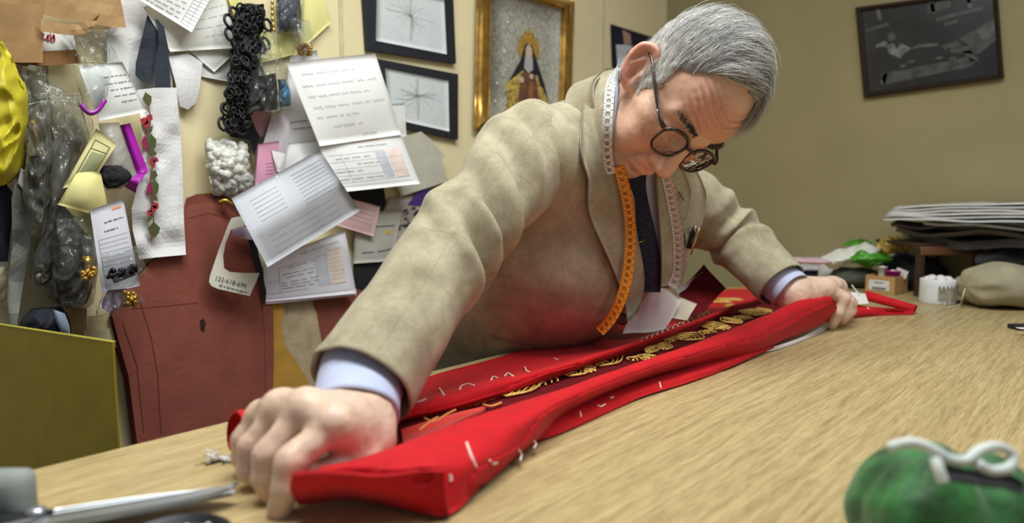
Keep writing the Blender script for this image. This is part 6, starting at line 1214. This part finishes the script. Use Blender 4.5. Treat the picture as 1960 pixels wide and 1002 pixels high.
for k in range(6):
    layer('paper_bundle', pp(1690+4*k, 417-4.6*k, 1.70-.004*k), pp(2040, 424-8.0*k, 1.47), .21, .0050, mat('stack_paper_%d' % (k % 3), [(206, 208, 212), (190, 194, 200), (216, 216, 216)][k % 3], .7, .1, 30, stretch=(1, 1, 30)), ['white folder at the bottom of the paper stack', 'second sheaf from the bottom of the paper stack', 'third sheaf from the bottom of the paper stack', 'fourth sheaf from the bottom of the paper stack', 'sheaf just below the top of the paper stack', 'topmost sheaf of the paper stack near the right edge'][k], 'papers', 0, k, .0015, 'stacked paper sheaves')
# khaki drawstring pouch
kp = PZ(1930, 600, 0); dk = np.dot(kp-CAM, FW); KH = mat('khaki_cotton', (160, 154, 128), .85, .08, 30, .3, 200); sc_ = dk/FPX
pc = thing('drawstring_pouch', 'khaki cotton drawstring pouch lying on the table', 'pouch', kp+np.array([.0, 0, 0]))
n, m_ = 60, 64; V = []
Rk = RA; rx, ry, rz_ = 92*sc_, .075, 46*sc_
for i in range(n+1):
    t = i/n; xx = -1+2*t; prof = (max(0, 1-abs(xx)**3.0))**.42; 
    for j in range(m_):
        a = 2*math.pi*j/m_; g = 1+.05*math.sin(a*7+t*3)*math.exp(-((t-.02)/.16)**2)*2.2+.02*math.sin(a*5+t*9)
        y_, z_ = ry*prof*math.cos(a)*g, rz_*prof*math.sin(a)*g; x_ = rx*xx; z_ += .25*rz_*0; V.append((x_, y_, max(z_, -rz_*.86)+.004*math.sin(x_*60+math.sin(a)*3)*prof))
V = np.array(V); V = V+.004*np.stack([noise3(V, 26, 50+i) for i in range(3)], 1); V = V@Rk.T; V[:, 2] -= V[:, 2].min(); V = V+CAM+(kp-CAM)*(1+.080/dk)*np.array([1, 1, 0])-np.array([0, 0, CAM[2]]); V[:, 2] = np.maximum(V[:, 2], .0005); mesh('pouch_body', V, gridfaces(n+1, m_, True), KH, pc)
e_ = kp-RT*rx*.97+(kp-CAM)*np.array([1, 1, 0])*(.06/dk)
mesh('drawstring', *tube(catmull([e_+np.array([0, 0, .045]), e_-RT*.006+np.array([0, 0, .02]), PZ(1838, 583, .002), PZ(1815, 590, .002)], 20), .0016, 6), mat('cream_cord', (206, 200, 180), .8), pc)
tgm = boxat('printed_tag', 1949, 1985, 634, 9, .03, mat('tag_black', (26, 28, 36), .6), label='small black and white printed tag at the right edge', cat='tag')[0]
for k in range(4):
    a = PZ(1952+8*k, 630, .0125); mesh('white_print', *box(a+np.array([0, 0, .001]), (.005, .014, .0008), RA), WHT, tgm, smooth=False)
# ---------------- foreground: green pincushion
gp = PZ(1830, 1080, 0.0); gd = np.dot(gp-CAM, FW); pcn = thing('pincushion', 'blurred emerald green velvet pincushion with white cord in the corner', 'pincushion', gp)
GV = mat('emerald_velvet', (40, 104, 46), .65, .30, 55, .5, 120, sheen=.4)
c_ = gp+np.array([0, 0, .027])+FW*np.array([1, 1, 0])*.01
V, F = sph((0, 0, 0), (1, 1, 1), 40, 72); a = np.arctan2(V[:, 1], V[:, 0]); sq = 1/np.maximum(np.abs(np.cos(a))**4+np.abs(np.sin(a))**4, 1e-6)**.25
V = V*np.stack([.066*sq*.92, .045*sq*.92, np.full(len(V), .052)], 1); V[:, 2] -= .012*np.exp(-((V[:, 0]-.012)/.014)**2)*(V[:, 2] > 0); nn = V/np.linalg.norm(V, axis=1, keepdims=True); V += nn*(.003*noise3(V, 45, 61)+.002*np.sin(a*14)*np.abs(nn[:, 2]) )[:, None]; V = V@RA.T+c_; V[:, 2] = np.maximum(V[:, 2], .0006); mesh('cushion_body', V, F, GV, pcn)
CORD = mat('white_cord', (206, 214, 212), .7, .05)
def gpt(px, py, d): return P(px, py, d)
D = gd-.030
mesh('cord_bow', *tube(catmull([gpt(1700, 858, D), gpt(1745, 848, D-.004), gpt(1788, 862, D-.008), gpt(1818, 880, D-.010), gpt(1850, 882, D-.010), gpt(1878, 862, D-.008), gpt(1910, 856, D-.006), gpt(1938, 872, D-.006), gpt(1930, 896, D-.010), gpt(1896, 902, D-.012), gpt(1870, 888, D-.012)], 60), .0034, 10), CORD, pcn)
mesh('cord_tail', *tube(catmull([gpt(1790, 880, D-.012), gpt(1797, 900, D-.016), gpt(1806, 924, D-.018)], 14), .0035, 8), CORD, pcn)
mesh('black_strip', *slab(np.array([catmull([gpt(1800, 888, D-.010), gpt(1860, 900, D-.012), gpt(1930, 908, D-.012), gpt(1960, 925, D-.01)], 16), catmull([gpt(1812, 915, D-.016), gpt(1860, 925, D-.018), gpt(1920, 934, D-.018), gpt(1960, 945, D-.014)], 16)]).transpose(1, 0, 2), .003, -FW), BLK, pcn)
# ---------------- foreground: shears, pin box and chalk
STL = mat('polished_steel', (176, 184, 196), .28, .06, 30, metal=.85); DKH = mat('black_handle', (26, 28, 34), .35, .1)
shr = thing('tailor_shears', 'large steel tailor shears blurred at the lower left', 'scissors', PZ(250, 985, .0))
tip = PZ(452, 930, .016); piv = PZ(70, 992, .016); dr = piv-tip; L_ = np.linalg.norm(dr); dr /= L_; sd = np.cross((0, 0, 1), dr)
def blade(zc, w0, w1, side, name, m):
    pts = [(0, .0), (.05, .30), (.25, .72), (.6, .95), (1, 1.0)]; G = []
    for s, w_ in catmull(pts, 20): G.append([tip+dr*L_*s+sd*side*(w1*w_*v-.1*w1*w_)+np.array([0, 0, zc+.0016*(1-abs(2*v-1))]) for v in np.linspace(0, 1, 5)])
    V, F = slab(np.array(G), .003, (0, 0, 1)); V[:, 2] = np.maximum(V[:, 2], .0005); mesh(name, V, F, m, shr)
blade(.001, .02, .024, 1, 'blade', STL); blade(-.006, .02, .030, -1, 'blade', STL)
mesh('pivot_screw', *lathe([(0, 0), (.007, 0), (.007, .004), (.004, .006), (0, .006)], 20, piv+np.array([0, 0, .002])), STL, shr)
for s_ in (-1, 1):
    c = piv+dr*.10+sd*s_*.032; V, F = torus(c+np.array([0, 0, -.004]), .030, .007, (0, 0, 1), 28, 10, (1.2, .8)); mesh('handle_bow', V, F, DKH, shr); mesh('handle_shank', *tube(catmull([piv-dr*.01, piv+dr*.03+sd*s_*.010, piv+dr*.07+sd*s_*.020], 10)-np.array([0, 0, .004]), [.008]*10, 10), DKH, shr)
# chalk block at the very left
cb = PZ(10, 1010, 0); V, F = box((0, 0, .022), (.040, .028, .044), None, .008); V = V@RA.T+cb; mesh('chalk_block', V, F, mat('grey_chalk', (140, 146, 144), .9, .12, 60), label='grey-white block of tailor chalk at the lower left corner', cat='chalk')
# round tin of pins below the shears
pt_ = PZ(330, 1065, 0); pb = thing('pin_tin', 'round dark tin of glass-headed pins below the shears', 'tin', pt_)
mesh('tin_body', *lathe([(0, .0005), (.038, .0005), (.040, .002), (.040, .012), (.038, .012), (.037, .003), (0, .003)], 40, pt_), mat('dark_tin', (48, 50, 54), .4, .2, metal=.6), pb)
rp = random.Random(4); parts = []; heads = []
for k in range(60):
    a = rp.uniform(0, 6.28); r = .032*math.sqrt(rp.random()); c = pt_+np.array([r*math.cos(a), r*math.sin(a), rp.uniform(.005, .011)]); heads.append(sph(c, .0022, 5, 8)); d = np.array([math.cos(a+2), math.sin(a+2), .1])*.018; parts.append(tube([c, c-d*min(1, (.036-r)/.018+.2)], .0004, 4))
V, F = join(*heads); mesh('pin_heads', V, F, mat('glass_head', (200, 204, 208), .15), pb, kind='stuff'); V, F = join(*parts); V[:, 2] = np.maximum(V[:, 2], .0032); mesh('pin_shafts', V, F, STL, pb, kind='stuff')
